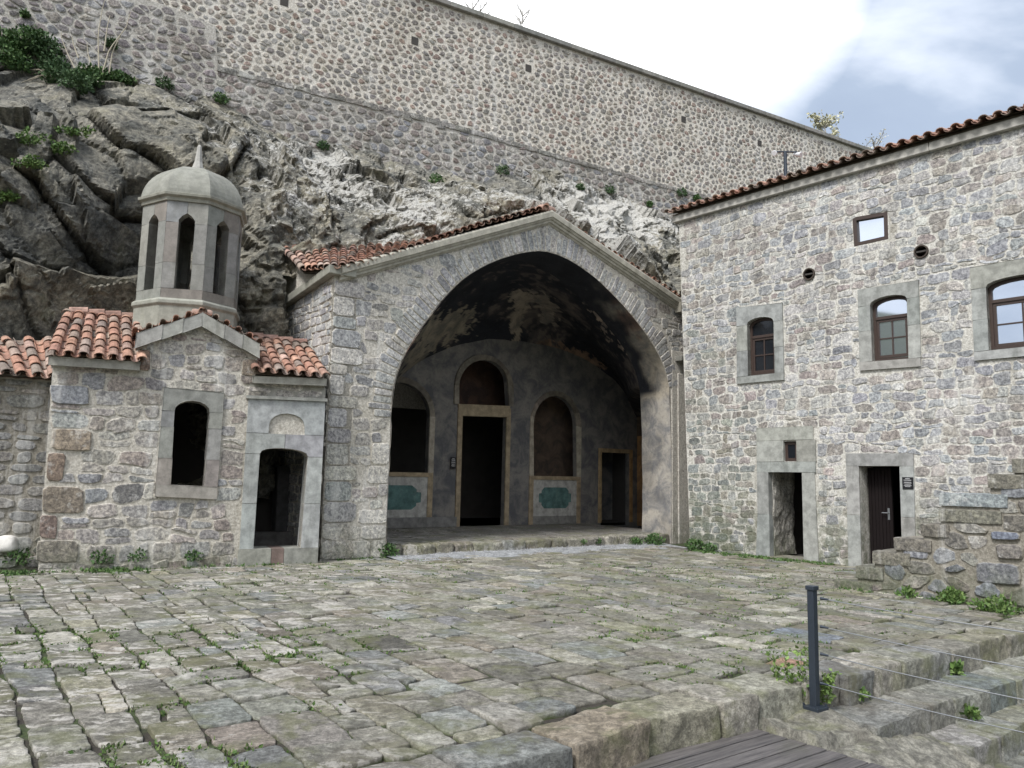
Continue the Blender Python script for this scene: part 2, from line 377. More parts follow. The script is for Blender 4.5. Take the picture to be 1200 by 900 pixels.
def voro(u0, u1, v0, v1, rng, s=.3, asp=1.45, gap=.02, K=14, jit=.38, irr=.05):
    """random rubble: every stone is the voronoi cell of a jittered point, shrunk by the joint"""
    nu = int((u1 - u0) / (s * asp)) + 3; nv = int((v1 - v0) / s) + 3
    I, J = np.meshgrid(np.arange(nv), np.arange(nu), indexing='ij')
    X = (J + .5 * (I % 2)) + rng.uniform(-jit, jit, I.shape); Y = I + rng.uniform(-jit, jit, I.shape)
    th = np.arange(K) * 2 * math.pi / K + rng.uniform(0, .3); ct, sn = np.cos(th), np.sin(th)
    R = np.full(I.shape + (K,), 1.3); pad = 2
    Xp = np.pad(X, pad, constant_values=1e3); Yp = np.pad(Y, pad, constant_values=1e3)
    for a in range(-2, 3):
        for b in range(-2, 3):
            if a == 0 and b == 0: continue
            dx = Xp[pad + a:pad + a + nv, pad + b:pad + b + nu] - X; dy = Yp[pad + a:pad + a + nv, pad + b:pad + b + nu] - Y
            dd = (dx * dx + dy * dy) / 2; pr = dx[..., None] * ct + dy[..., None] * sn
            R = np.where(pr > 1e-3, np.minimum(R, dd[..., None] / np.maximum(pr, 1e-3)), R)
    R = np.maximum(R - gap / s * rng.uniform(.6, 1.7, I.shape)[..., None], .12) * (1 + rng.normal(0, irr, R.shape))
    R = (R + .15 * np.roll(R, 1, -1) + .15 * np.roll(R, -1, -1)) / 1.3
    P = np.stack([(X[..., None] + R * ct) * s * asp + u0 - s, (Y[..., None] + R * sn) * s + v0 - s], -1).reshape(-1, K, 2)
    c = P.mean(1, keepdims=True); return c + (P - c) * rng.choice([1.06, 1.0, .95, .84, .7], (len(P), 1, 1), p=[.2, .3, .25, .15, .1])
def keep_stones(P, region, holes):
    def good(Q):
        g = inpoly(Q, region)
        for h in holes: g &= ~inpoly(Q, h)
        return g
    c = P.mean(1, keepdims=True); P = P[good(c)[:, 0]]; c = P.mean(1, keepdims=True)
    if not len(P): return P
    T = np.ones(P.shape[:2]); bad = ~good(P)
    for t in np.arange(.95, .1, -.06):          # a stone that would cross an edge is trimmed back to it
        if not bad.any(): break
        T[bad] = t; bad = ~good(c + (P - c) * T[..., None])
    Q = c + (P - c) * (T * np.where(T < 1, .97, 1))[..., None]; x, y = Q[..., 0], Q[..., 1]
    area = .5 * np.abs((x * np.roll(y, -1, 1) - y * np.roll(x, -1, 1)).sum(1)); return Q[(area > .004) & (T.min(1) > .12)]
def voussoirs(mb, F, curve, w, depth, rng, pal, h=.03, gap=.008):
    curve = np.array(curve); seg = np.linalg.norm(np.diff(curve, axis=0), axis=1); s = np.concatenate([[0], np.cumsum(seg)])
    T = s[-1]; t = 0; Q = []
    def at(x):
        p = np.array([np.interp(x, s, curve[:, 0]), np.interp(x, s, curve[:, 1])]); a = np.array([np.interp(x + .15, s, curve[:, 0]), np.interp(x + .15, s, curve[:, 1])])
        b = np.array([np.interp(x - .15, s, curve[:, 0]), np.interp(x - .15, s, curve[:, 1])]); d = (a - b) / np.linalg.norm(a - b); return p, np.array([-d[1], d[0]])
    while t < T:
        ww = rng.uniform(*w); a, na = at(t + gap); b, nb = at(min(T, t + ww - gap)); L_ = rng.uniform(*depth)
        Q.append([a + na * .01, b + nb * .01, b + nb * L_, a + na * L_]); t += ww
    Q = chaikin(np.array(Q), .12, 2)
    add_stones(mb, F, Q, rng.uniform(h * .6, h * 1.3, len(Q)), pick(rng, pal, len(Q)), rng, rough=.3)

def tile_roof(name, front, back, rowlen, pitch, mat, parent, seed=1, lift=0.0, skip=(), rr=.085):
    """barrel tiles: columns run from the front polyline to the back polyline"""
    rng = np.random.default_rng(seed); mb = MB(); front = np.array(front, float); back = np.array(back, float)
    def arc(P):
        s = np.concatenate([[0], np.cumsum(np.linalg.norm(np.diff(P, axis=0), axis=1))]); return s
    sf, sb = arc(front), arc(back); n = max(2, int(round(sf[-1] / pitch)))
    def at(P, s, t): return np.array([np.interp(t * s[-1], s, P[:, k]) for k in range(3)])
    nj = 7; ang = np.linspace(0, math.pi, nj)
    pal = [(.50, .20, .095, 3), (.56, .26, .135, 2), (.38, .185, .11, 1.6), (.30, .21, .155, 1.4), (.43, .29, .20, 1.2), (.60, .33, .23, .8)]
    for i in range(n + 1):
        for cap in (True, False):
            t = (i + (0 if cap else .5)) / n
            if t > 1: continue
            A, Bk = at(front, sf, t), at(back, sb, t); D = Bk - A; Lc = np.linalg.norm(D)
            if Lc < .12: continue
            D /= Lc
            X = at(front, sf, min(1, t + .02)) - at(front, sf, max(0, t - .02)); X -= D * np.dot(X, D); X /= np.linalg.norm(X) + 1e-9
            Z = np.cross(X, D)
            if Z[2] < 0: Z = -Z
            rows = max(1, int(math.ceil(Lc / rowlen)))
            for k in range(rows):
                s0 = k * rowlen - (.03 if k == 0 else 0); s1 = min(Lc, (k + 1) * rowlen + .07)
                c = pick(rng, pal, 1, .14)[0]; sh = rng.normal(0, .006); tw = rng.normal(0, .006)
                r0, r1 = (rr, rr * .82) if cap else (rr * .85, rr); V = []
                for (s_, r_, lf) in ((s0, r0, .026 if cap else .016), (lerp(s0, s1, .5), (r0 + r1) / 2, .014), (s1, r1, .002)):
                    cen = A + D * s_ + Z * (lift + lf + (.03 if cap else 0.0)) + X * (sh + tw * s_)
                    for rad in (r_, r_ - .013):
                        sg = 1 if cap else -1
                        zo = 0 if cap else r0 * .75
                        V.append(cen + X * (np.cos(ang) * rad)[:, None] + Z * (sg * np.sin(ang) * rad * .82 + zo * .9)[:, None])
                V = np.array(V)          # 6 rings: outer/inner at three stations
                R_ = lambda a: np.arange(nj) + a * nj
                q = []
                for a, b in ((0, 2), (2, 4), (3, 1), (5, 3), (1, 0), (4, 5)):
                    ra, rb = R_(a), R_(b); q += [(ra[j], ra[j + 1], rb[j + 1], rb[j]) for j in range(nj - 1)]
                q += [(R_(0)[0], R_(2)[0], R_(3)[0], R_(1)[0]), (R_(0)[-1], R_(1)[-1], R_(3)[-1], R_(2)[-1]), (R_(2)[0], R_(4)[0], R_(5)[0], R_(3)[0]), (R_(2)[-1], R_(3)[-1], R_(5)[-1], R_(4)[-1])]
                mb.add(V.reshape(-1, 3), q, None, (*c, 0))
    # a bed under the tiles
    nb = 24; T = np.linspace(0, 1, nb)
    Fp = np.array([at(front, sf, t) for t in T]); Bp = np.array([at(back, sb, t) for t in T])
    D = Bp - Fp; nz = np.cross(Fp[-1] - Fp[0], D.mean(0)); nz /= np.linalg.norm(nz); nz = nz if nz[2] > 0 else -nz
    mb.grid(np.stack([Fp + D * .02 + nz * .0, Bp], 0), (.30, .24, .18, 0)); mb.grid(np.stack([Fp + D * .02 - nz * .05, Bp - nz * .05], 0), (.30, .24, .18, 0))
    return mb.build(name, mat, parent, smooth=False)
def sweep(mb, secs, col=(1, 1, 1, 0)):
    S_ = np.array(secs); mb.grid(S_, col, closed=True)
    for V1 in (S_[0], S_[-1]):
        k = len(V1); mb.add(V1, None, [tuple(t) for t in tessellate_polygon([[Vector(p) for p in V1]])], col)
def surround(name, F, outer, opening, d0, d1, mat, parent, rng, pal, joints=(.5,), sill=None, gap=.004, split=False, mortar=(.5, .48, .43)):
    """dressed-stone frame round an opening: jamb blocks, lintel with the arch cut in, a mortar core behind the joints.
    outer: TL,TR,BR,BL; opening: foot, spring, arch..., spring, foot"""
    mb = MB(); TL, TR, BR, BL = [np.array(p, float) for p in outer]; op = [np.array(p, float) for p in opening]
    oBL, oBR, arch = op[0], op[-1], op[1:-1]
    def c(): return (*pick(rng, pal, 1, .07)[0], 0)
    def on(a, b, v): t = (v - a[1]) / (b[1] - a[1]); return a + (b - a) * t
    for side, (oT, oB, iT, iB) in enumerate(((TL, BL, arch[0], oBL), (TR, BR, arch[-1], oBR))):
        ks = [0] + list(joints) + [1]
        for a, b in zip(ks[:-1], ks[1:]):
            va, vb = lerp(iB[1], iT[1], a) + gap, lerp(iB[1], iT[1], b) - gap
            lo = [oB, iB] if (a == 0 and sill is None) else [on(oB, oT, va), on(iB, iT, va)]
            p = [lo[0], lo[1], on(iB, iT, vb), on(oB, oT, vb)]
            mb.prism(F, p if side == 0 else p[::-1], d0, d1 + rng.normal(0, .0015), c())
    up = np.array([0, gap]); eL, eR = on(BL, TL, arch[0][1] + gap), on(BR, TR, arch[-1][1] + gap)
    if not split: mb.prism(F, [eL] + [p + up for p in arch] + [eR, TR, TL], d0, d1 + .001, c())
    else:
        k = len(arch) // 2; m = arch[k]; tm = on2(TL, TR, m[0]); g = np.array([gap, 0])
        mb.prism(F, [eL] + [p + up for p in arch[:k]] + [m + up - g, tm - g, TL], d0, d1, c())
        mb.prism(F, [m + up + g] + [p + up for p in arch[k + 1:]] + [eR, TR, tm + g], d0, d1 + .002, c())
    i = .006
    core = MB(); k = d1 - .008; cc = (*mortar, 0)
    if sill is not None:
        e = MB(); mb.prism(F, [BL, BR, np.array([BR[0], oBR[1] - gap]), np.array([BL[0], oBL[1] - gap])], d0, d1 + sill, c())
        core.slab(F, [tuple(BL + i), (BR[0] - i, BR[1] + i), tuple(TR - i), (TL[0] + i, TL[1] - i)], [tup(op)], d0 + .01, k, cc)
    else:
        core.slab(F, [(BL[0] + i, BL[1])] + tup(op) + [(BR[0] - i, BR[1]), tuple(TR - i), (TL[0] + i, TL[1] - i)], [], d0 + .01, k, cc)
    o = mb.build(name, mat, parent, bevel=.007); core.build('mortar', mat, o); return o
def on2(a, b, u): t = (u - a[0]) / (b[0] - a[0]); return a + (b - a) * t
def arched(F, bl, sl, top, sr, br, n=9, d=0.0, flat=2.0):
    """opening outline from five photo points: foot, spring, crown, spring, foot"""
    p = [F.uv(*q, d) for q in (bl, sl, top, sr, br)]; p = [np.array(q) for q in p]
    L_, T, R_ = p[1], p[2], p[3]; cx = (L_[0] + R_[0]) / 2; w = (R_[0] - L_[0]) / 2; out = [p[0]]
    for k in range(n):
        a = math.pi - math.pi * k / (n - 1); x = cx + w * math.cos(a); base = lerp(L_[1], R_[1], (x - L_[0]) / (2 * w)); hgt = T[1] - (L_[1] + R_[1]) / 2
        y = base + hgt * (max(0.0, math.sin(a)) ** (flat / 2) if flat != 0 else 1); out.append(np.array([x, y]))
    return out + [p[4]]
def tup(P): return [tuple(float(t) for t in p) for p in P]

# ------------------------------------------------------------------ vegetation
def leaf_cluster(mb, c, r, n, rng, size=.03, cols=((.05, .10, .03), (.08, .15, .045), (.11, .17, .06)), up=.4, squash=.7):
    c = np.asarray(c, float); D = rng.normal(0, 1, (n, 3)); D /= np.linalg.norm(D, axis=1)[:, None]
    Pn = c + D * (r * rng.uniform(.15, 1, (n, 1)) ** .6) * np.array([1, 1, squash]); Pn[:, 2] = np.maximum(Pn[:, 2], c[2] - r * .3)
    A = rng.normal(0, 1, (n, 3)) + D * .8; A[:, 2] += up; A /= np.linalg.norm(A, axis=1)[:, None]
    B = np.cross(A, rng.normal(0, 1, (n, 3))); B /= np.linalg.norm(B, axis=1)[:, None]; s = size * rng.uniform(.6, 1.5, (n, 1)); N_ = np.cross(A, B)
    V = np.stack([Pn, Pn + A * s * .5 + B * s * .38 + N_ * s * .08, Pn + A * s * 1.15, Pn + A * s * .5 - B * s * .38 + N_ * s * .08], 1)
    cl = np.array(cols)[rng.integers(0, len(cols), n)] * (1 + rng.normal(0, .15, (n, 1))); cc = np.concatenate([np.clip(cl, .01, 1), np.zeros((n, 1))], 1)
    mb.add(V.reshape(-1, 3), np.arange(4 * n).reshape(-1, 4), None, np.repeat(cc, 4, 0)); return mb
def blades(mb, c, r, n, rng, h=.12, cols=((.07, .13, .035), (.10, .17, .05), (.14, .18, .07)), w=.008):
    a = rng.uniform(0, 6.283, n); rr = r * np.sqrt(rng.uniform(0, 1, n)); P0 = np.asarray(c) + np.stack([np.cos(a) * rr, np.sin(a) * rr, np.zeros(n)], 1)
    b = rng.uniform(0, 6.283, n); ln = rng.uniform(.2, .9, n)[:, None]; hh = h * rng.uniform(.5, 1.3, (n, 1)); D = np.stack([np.cos(b), np.sin(b), np.zeros(n)], 1); S_ = np.stack([-np.sin(b), np.cos(b), np.zeros(n)], 1) * w
    Z = np.array([0, 0, 1.0]); M = P0 + D * hh * ln * .35 + Z * hh * .6; T = P0 + D * hh * ln + Z * hh * .9
    V = np.stack([P0 - S_, P0 + S_, M + S_ * .8, M - S_ * .8, T], 1); cl = np.array(cols)[rng.integers(0, len(cols), n)] * (1 + rng.normal(0, .15, (n, 1)))
    cc = np.concatenate([np.clip(cl, .01, 1), np.zeros((n, 1))], 1); o = (np.arange(n) * 5)[:, None]
    mb.add(V.reshape(-1, 3), np.array([[0, 1, 2, 3]]) + o, np.array([[3, 2, 4]]) + o, np.repeat(cc, 5, 0)); return mb

def resample(P, K):
    out = np.zeros((len(P), K, 2))
    for i, p in enumerate(P):
        q = np.vstack([p, p[:1]]); s = np.concatenate([[0], np.cumsum(np.linalg.norm(np.diff(q, axis=0), axis=1))]); t = np.linspace(0, s[-1], K, endpoint=False)
        out[i, :, 0] = np.interp(t, s, q[:, 0]); out[i, :, 1] = np.interp(t, s, q[:, 1])
    return out
def rough_block(mb, C8, col, m=6, amp=.012, rnd=.12, freq=5.0, seed=1, edge=0.0, dirt=0.0):
    """a hewn block: eight corners (bottom ring, top ring), faces subdivided, edges worn, surface broken by noise"""
    C8 = np.asarray(C8, float); g = np.linspace(0, 1, m + 1); faces = []
    A, B = np.meshgrid(g, g, indexing='ij'); Z0, Z1 = np.zeros_like(A), np.ones_like(A)
    for (x, y, z) in ((A, B, Z1), (B, A, Z0), (A, Z0, B), (B, Z1, A), (Z1, A, B), (Z0, B, A)):
        faces.append(np.stack([x, y, z], -1))
    cen = C8.mean(0); dims = np.array([np.linalg.norm(C8[1] - C8[0]), np.linalg.norm(C8[3] - C8[0]), np.linalg.norm(C8[4] - C8[0])])
    for fc in faces:
        q = fc * 2 - 1; md = dims.min()
        # round the edges: shrink where two or more coordinates are near 1
        e = np.clip((np.abs(q) * dims - (dims - md * rnd * 2)) / (md * rnd * 2), 0, 1); n2 = np.sqrt((e ** 2).sum(-1)); f = np.where(n2 > 1, 1 / np.maximum(n2, 1e-6), 1)
        q = np.where(e > 0, np.sign(q) * ((dims - md * rnd * 2) + e * f[..., None] * md * rnd * 2) / dims, q); p = (q + 1) / 2
        x, y, z = p[..., 0:1], p[..., 1:2], p[..., 2:3]
        V = ((C8[0] * (1 - x) + C8[1] * x) * (1 - y) + (C8[3] * (1 - x) + C8[2] * x) * y) * (1 - z) + ((C8[4] * (1 - x) + C8[5] * x) * (1 - y) + (C8[7] * (1 - x) + C8[6] * x) * y) * z
        D = np.stack([fbm(V * freq + k * 17.1, 4, seed + k) for k in range(3)], -1); dirn = V - cen; dirn /= np.linalg.norm(dirn, axis=-1, keepdims=True) + 1e-6
        hz = z; V = V + D * amp + dirn * amp * 1.2 * fbm(V * freq * .5, 2, seed + 9)[..., None]
        al = np.clip(edge + dirt * (1 - hz[..., 0]) ** .6, 0, 1); mb.grid(V, np.column_stack([np.tile(np.array(col, float), (V.shape[0] * V.shape[1], 1)), al.reshape(-1)]))
    return mb
def quad8(XY, z0, z1):
    XY = np.asarray(XY, float); z0 = np.broadcast_to(z0, (4,)); z1 = np.broadcast_to(z1, (4,))
    return np.concatenate([np.column_stack([XY[:, :2], z0]), np.column_stack([XY[:, :2], z1])])
# ================================================================== MATERIALS
CREAM = (.50, .465, .40)
M_RW = masonry_mat('masonry_house', (.60, .585, .54), edge=(.32, .85), smear=1.0, moss=.75, moss_h=2.2, stain=(.72, .72, .70), stain_amt=.5, white=.3)
M_CF = masonry_mat('masonry_porch', (.62, .59, .53), edge=(.30, .8), smear=1.1, moss=.5, moss_h=1.0, stain=(.74, .72, .66), stain_amt=.5, white=.45)
M_CH = masonry_mat('masonry_chapel', (.56, .53, .47), edge=(.3, .8), smear=1.1, moss=.6, moss_h=.5, stain=(.72, .69, .63), stain_amt=.5, white=.35)
M_NEW = masonry_mat('masonry_upper', (.70, .665, .60), edge=(.36, .82), smear=.9, stain=(.78, .75, .7), stain_amt=.5, white=.1, bs=.4)
M_OLD = masonry_mat('masonry_old', (.52, .50, .46), edge=(.3, .85), smear=1.1, stain=(.68, .66, .62), stain_amt=.7, white=.4, moss=0)
M_ST = masonry_mat('masonry_stair', (.285, .265, .225), edge=(.35, .85), smear=.9, moss=.7, moss_h=.7, stain=(.6, .58, .5), stain_amt=.6, white=.3)
M_STONE = stone_mat('dressed_stone')
M_SMOOTH = stone_mat('tower_stone', var=.16, streak=.35, tint=(.62, .62, .55), bs=.15)
M_TRIM = stone_mat('cornice_stone', var=.2, streak=.45, tint=(.5, .5, .46), bs=.3)
M_TILE = tile_mat()
M_WOOD = plain_mat('dark_brown_wood', (.045, .028, .022), .5, ns=30, var=.35)
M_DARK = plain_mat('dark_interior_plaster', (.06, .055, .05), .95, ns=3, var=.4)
M_METAL = plain_mat('grey_painted_steel', (.035, .045, .06), .42, 0.3, ns=60, var=.25)
M_STEEL = plain_mat('steel_cable', (.28, .29, .30), .4, .8, ns=80, var=.2)
M_LEAF = leaf_mat('leaf')
M_BARK = plain_mat('pale_bark', (.40, .36, .28), .9, ns=25, var=.3)
def glass_mat():
    m, nt, N, L, B = newmat('window_glass'); B.inputs['Base Color'].default_value = (.62, .66, .72, 1); B.inputs['Metallic'].default_value = .92; B.inputs['Roughness'].default_value = .03
    return m
M_GLASS = glass_mat()
def dark_glass():
    m, nt, N, L, B = newmat('dark_glass'); B.inputs['Base Color'].default_value = (.012, .014, .018, 1); B.inputs['Roughness'].default_value = .06; return m
M_DGLASS = dark_glass()
def ground_mat():
    m, nt, N, L, B = newmat('paving_stone'); pos, _ = coords(nt); c, a = attr(nt)
    n1 = noise_node(nt, 7, 7, .65, pos); n2 = noise_node(nt, 60, 4, .65, pos); n3 = noise_node(nt, .9, 5, .6, pos, .5); n4 = noise_node(nt, 2.6, 6, .65, pos, .3)
    mp = N.new('ShaderNodeMapping'); mp.inputs['Rotation'].default_value = (0, 0, math.radians(-20)); mp.inputs['Scale'].default_value = (1.3, 2.8, 1); L.new(pos, mp.inputs[0])
    n5 = noise_node(nt, 2.2, 6, .7, mp.outputs[0], .3)
    n6 = noise_node(nt, 18, 8, .78, pos); mp3 = N.new('ShaderNodeMapping'); mp3.inputs['Rotation'].default_value = (0, 0, math.radians(-36)); mp3.inputs['Scale'].default_value = (3, 9, 3); L.new(pos, mp3.inputs[0]); n7 = noise_node(nt, 1.5, 7, .7, mp3.outputs[0], 1.2)
    cc = mix(nt, mrange(nt, n1, .3, .7), mix(nt, 1.0, c, (.62, .61, .59), 'MULTIPLY'), mix(nt, 1.0, c, (1.25, 1.24, 1.2), 'MULTIPLY'))
    cc = mix(nt, mrange(nt, n6, .40, .60), mix(nt, 1.0, cc, (.62, .62, .60), 'MULTIPLY'), mix(nt, 1.0, cc, (1.22, 1.22, 1.2), 'MULTIPLY'))
    cc = mix(nt, math_(nt, 'MULTIPLY', mrange(nt, n2, .48, .60), .5), cc, mix(nt, 1.0, cc, (.5, .5, .48), 'MULTIPLY'))
    cc = mix(nt, mrange(nt, n7, .62, .68, 0, .18), cc, (.42, .41, .38))
    ck = mrange(nt, math_(nt, 'ABSOLUTE', math_(nt, 'SUBTRACT', n7, .5)), .010, .0, 0, 1); ck = math_(nt, 'MULTIPLY', ck, mrange(nt, n4, .45, .55)); cc = mix(nt, math_(nt, 'MULTIPLY', ck, .75), cc, (.035, .032, .026))
    # mossy film and brown earth stains
    cc = mix(nt, math_(nt, 'MULTIPLY', mrange(nt, n4, .48, .64), .55), cc, (.15, .155, .07))
    cc = mix(nt, math_(nt, 'MULTIPLY', mrange(nt, n3, .5, .66), .38), cc, (.15, .125, .09))
    # pale lime crusts, mostly on the chapel side
    s = sepz(nt, pos); west = mrange(nt, s[0], 1.5, -3.5)
    wf = math_(nt, 'MULTIPLY', mrange(nt, n5, .53, .56), math_(nt, 'MULTIPLY', mrange(nt, n3, .44, .50), west)); wf = math_(nt, 'MULTIPLY', wf, mrange(nt, n6, .36, .5))
    cc = mix(nt, math_(nt, 'MULTIPLY', wf, .85), cc, (.55, .52, .47))
    # dirt in the worn edges
    e = mrange(nt, math_(nt, 'ADD', a, math_(nt, 'MULTIPLY', math_(nt, 'SUBTRACT', n1, .5), .9)), .55, 1.05)
    cc = mix(nt, e, cc, mix(nt, mrange(nt, n4, .42, .55), (.05, .044, .032), (.075, .095, .03)))
    L.new(cc, B.inputs['Base Color']); B.inputs['Specular IOR Level'].default_value = .4
    L.new(mrange(nt, n1, .3, .7, .5, .85), B.inputs['Roughness'])
    L.new(bump(nt, n2, .7, .010, bump(nt, n6, .8, .03, bump(nt, ck, -.6, .01))), B.inputs['Normal']); return m
M_PAVE = ground_mat()
def soil_mat():
    m, nt, N, L, B = newmat('soil_and_moss'); pos, _ = coords(nt); n1 = noise_node(nt, 1.6, 6, .65, pos); n2 = noise_node(nt, 40, 4, .7, pos)
    cc = mix(nt, mrange(nt, n1, .46, .58), (.055, .046, .034), (.06, .085, .026)); cc = mix(nt, mrange(nt, n2, .35, .7), mix(nt, 1.0, cc, (.5, .5, .5), 'MULTIPLY'), cc)
    L.new(cc, B.inputs['Base Color']); B.inputs['Roughness'].default_value = .95; L.new(bump(nt, n2, .8, .02), B.inputs['Normal']); return m
M_SOIL = soil_mat()
def cliff_mat():
    m, nt, N, L, B = newmat('cliff_rock'); pos, g = coords(nt); c, a = attr(nt)   # alpha = how lichen-grown the place is; colour = rock tint
    n1 = noise_node(nt, 1.3, 8, .65, pos, .4); n2 = noise_node(nt, 9, 7, .7, pos, .3); n3 = noise_node(nt, 45, 4, .65, pos); n4 = noise_node(nt, 3.2, 8, .72, pos, .8); n5 = noise_node(nt, 10, 8, .8, pos, .5)
    cc = mix(nt, mrange(nt, n1, .35, .65), mix(nt, 1.0, c, (.52, .55, .58), 'MULTIPLY'), mix(nt, 1.0, c, (1.35, 1.32, 1.25), 'MULTIPLY'))
    cc = mix(nt, mrange(nt, n5, .40, .60), mix(nt, 1.0, cc, (.62, .62, .62), 'MULTIPLY'), mix(nt, 1.0, cc, (1.3, 1.28, 1.22), 'MULTIPLY')); cc = mix(nt, mrange(nt, n2, .45, .62, 0, .55), cc, mix(nt, 1.0, cc, (.42, .41, .40), 'MULTIPLY'))
    # pale crustose lichen
    t = math_(nt, 'ADD', math_(nt, 'MULTIPLY', a, .20), math_(nt, 'MULTIPLY_ADD', n4, .55, math_(nt, 'MULTIPLY', n5, .55)))
    lf = mrange(nt, t, .675, .72)
    cc = mix(nt, lf, cc, mix(nt, mrange(nt, n3, .35, .65), (.36, .35, .32), (.70, .685, .64)))
    mo = math_(nt, 'MULTIPLY', mrange(nt, n1, .56, .68), mrange(nt, a, .7, .2)); cc = mix(nt, math_(nt, 'MULTIPLY', mo, .5), cc, (.11, .115, .06))
    L.new(cc, B.inputs['Base Color']); B.inputs['Roughness'].default_value = .85; B.inputs['Specular IOR Level'].default_value = .3
    L.new(bump(nt, n5, .9, .05, bump(nt, n2, .9, .10)), B.inputs['Normal']); return m
M_CLIFF = cliff_mat()
def fresco_mat():
    m, nt, N, L, B = newmat('sooted_plaster'); pos, _ = coords(nt); c, a = attr(nt)
    n1 = noise_node(nt, 2.2, 7, .65, pos, .6); n2 = noise_node(nt, 14, 6, .7, pos, .3); n3 = noise_node(nt, 60, 3, .6, pos)
    cc = mix(nt, mrange(nt, n1, .35, .65), mix(nt, 1.0, c, (.55, .57, .62), 'MULTIPLY'), mix(nt, 1.0, c, (1.25, 1.2, 1.12), 'MULTIPLY'))
    cc = mix(nt, mrange(nt, n2, .5, .68, 0, .5), cc, mix(nt, 1.0, cc, (.4, .4, .42), 'MULTIPLY'))
    cc = mix(nt, math_(nt, 'MULTIPLY', mrange(nt, n2, .60, .66), .10), cc, (.5, .47, .42))
    L.new(cc, B.inputs['Base Color']); B.inputs['Roughness'].default_value = .8; L.new(bump(nt, n3, .3, .005, bump(nt, n2, .4, .02)), B.inputs['Normal']); return m
M_FRESCO = fresco_mat()

# stone palettes (r, g, b, weight)
PAL_RW = [(.34, .355, .38, 3), (.40, .395, .385, 3), (.38, .34, .30, 2), (.34, .305, .28, 1.4), (.30, .32, .35, 1.6), (.45, .44, .42, 2), (.38, .32, .30, .7)]
PAL_CF = [(.46, .445, .41, 3), (.41, .39, .36, 2), (.50, .475, .42, 2), (.37, .375, .38, 2), (.42, .37, .32, 1), (.33, .32, .31, .8)]
PAL_CH = [(.39, .355, .31, 3), (.34, .33, .32, 2), (.35, .295, .25, 2), (.31, .32, .335, 1.2), (.43, .40, .355, 1.5), (.31, .25, .22, 1)]
PAL_NEW = [(.36, .31, .255, 3), (.35, .24, .19, 1.3), (.33, .31, .285, 3), (.42, .375, .31, 2), (.28, .255, .23, 2), (.38, .29, .235, .6)]
PAL_OLD = [(.30, .28, .255, 3), (.27, .225, .20, 2), (.245, .25, .27, 2), (.34, .315, .28, 2), (.31, .235, .20, 1)]
PAL_ST = [(.22, .205, .18, 3), (.19, .165, .14, 2), (.20, .215, .245, 2), (.27, .25, .22, 1.5), (.16, .15, .13, 1)]
PAL_GREY = [(.31, .325, .295, 3), (.285, .30, .285, 2), (.34, .34, .30, 2)]
PAL_DOORCH = [(.36, .375, .365, 3), (.33, .34, .32, 2), (.40, .405, .385, 2)]
PAL_WINCH = [(.27, .27, .235, 2), (.30, .275, .235, 2), (.25, .255, .235, 2), (.29, .25, .215, 1)]
PAL_QUOIN = [(.27, .235, .19, 3), (.24, .20, .165, 2), (.27, .275, .285, 1), (.32, .28, .22, 1)]
PAL_PAVE = [(.25, .24, .20, 4), (.29, .275, .235, 3), (.215, .225, .225, 2.5), (.20, .19, .155, 2), (.33, .315, .275, 1.5), (.27, .255, .18, 1.2), (.26, .225, .18, 1)]

PAL_PAVE = [(r * 1.13, g * 1.12, b * 1.10, w) for r, g, b, w in PAL_PAVE]
# ================================================================== FRAMES OF THE WALLS
RW = Fr(G(994.5, 663), -48.84)          # the long house on the right
CF = Fr(G(375, 657), 36.4)              # the front of the great arched porch
CH = Fr(G(373, 659.6), 26.17)           # the chapel front
ST = Fr(G(1030, 694), -48.84)           # the side of the outside stair
_q = O3 + ray(700, 100) * 27
WR = Fr(_q, 29.3)                       # the high retaining wall
KG = GroundFr(G(812, 838), 36.2)        # the paving: u along the kerb, v away from it

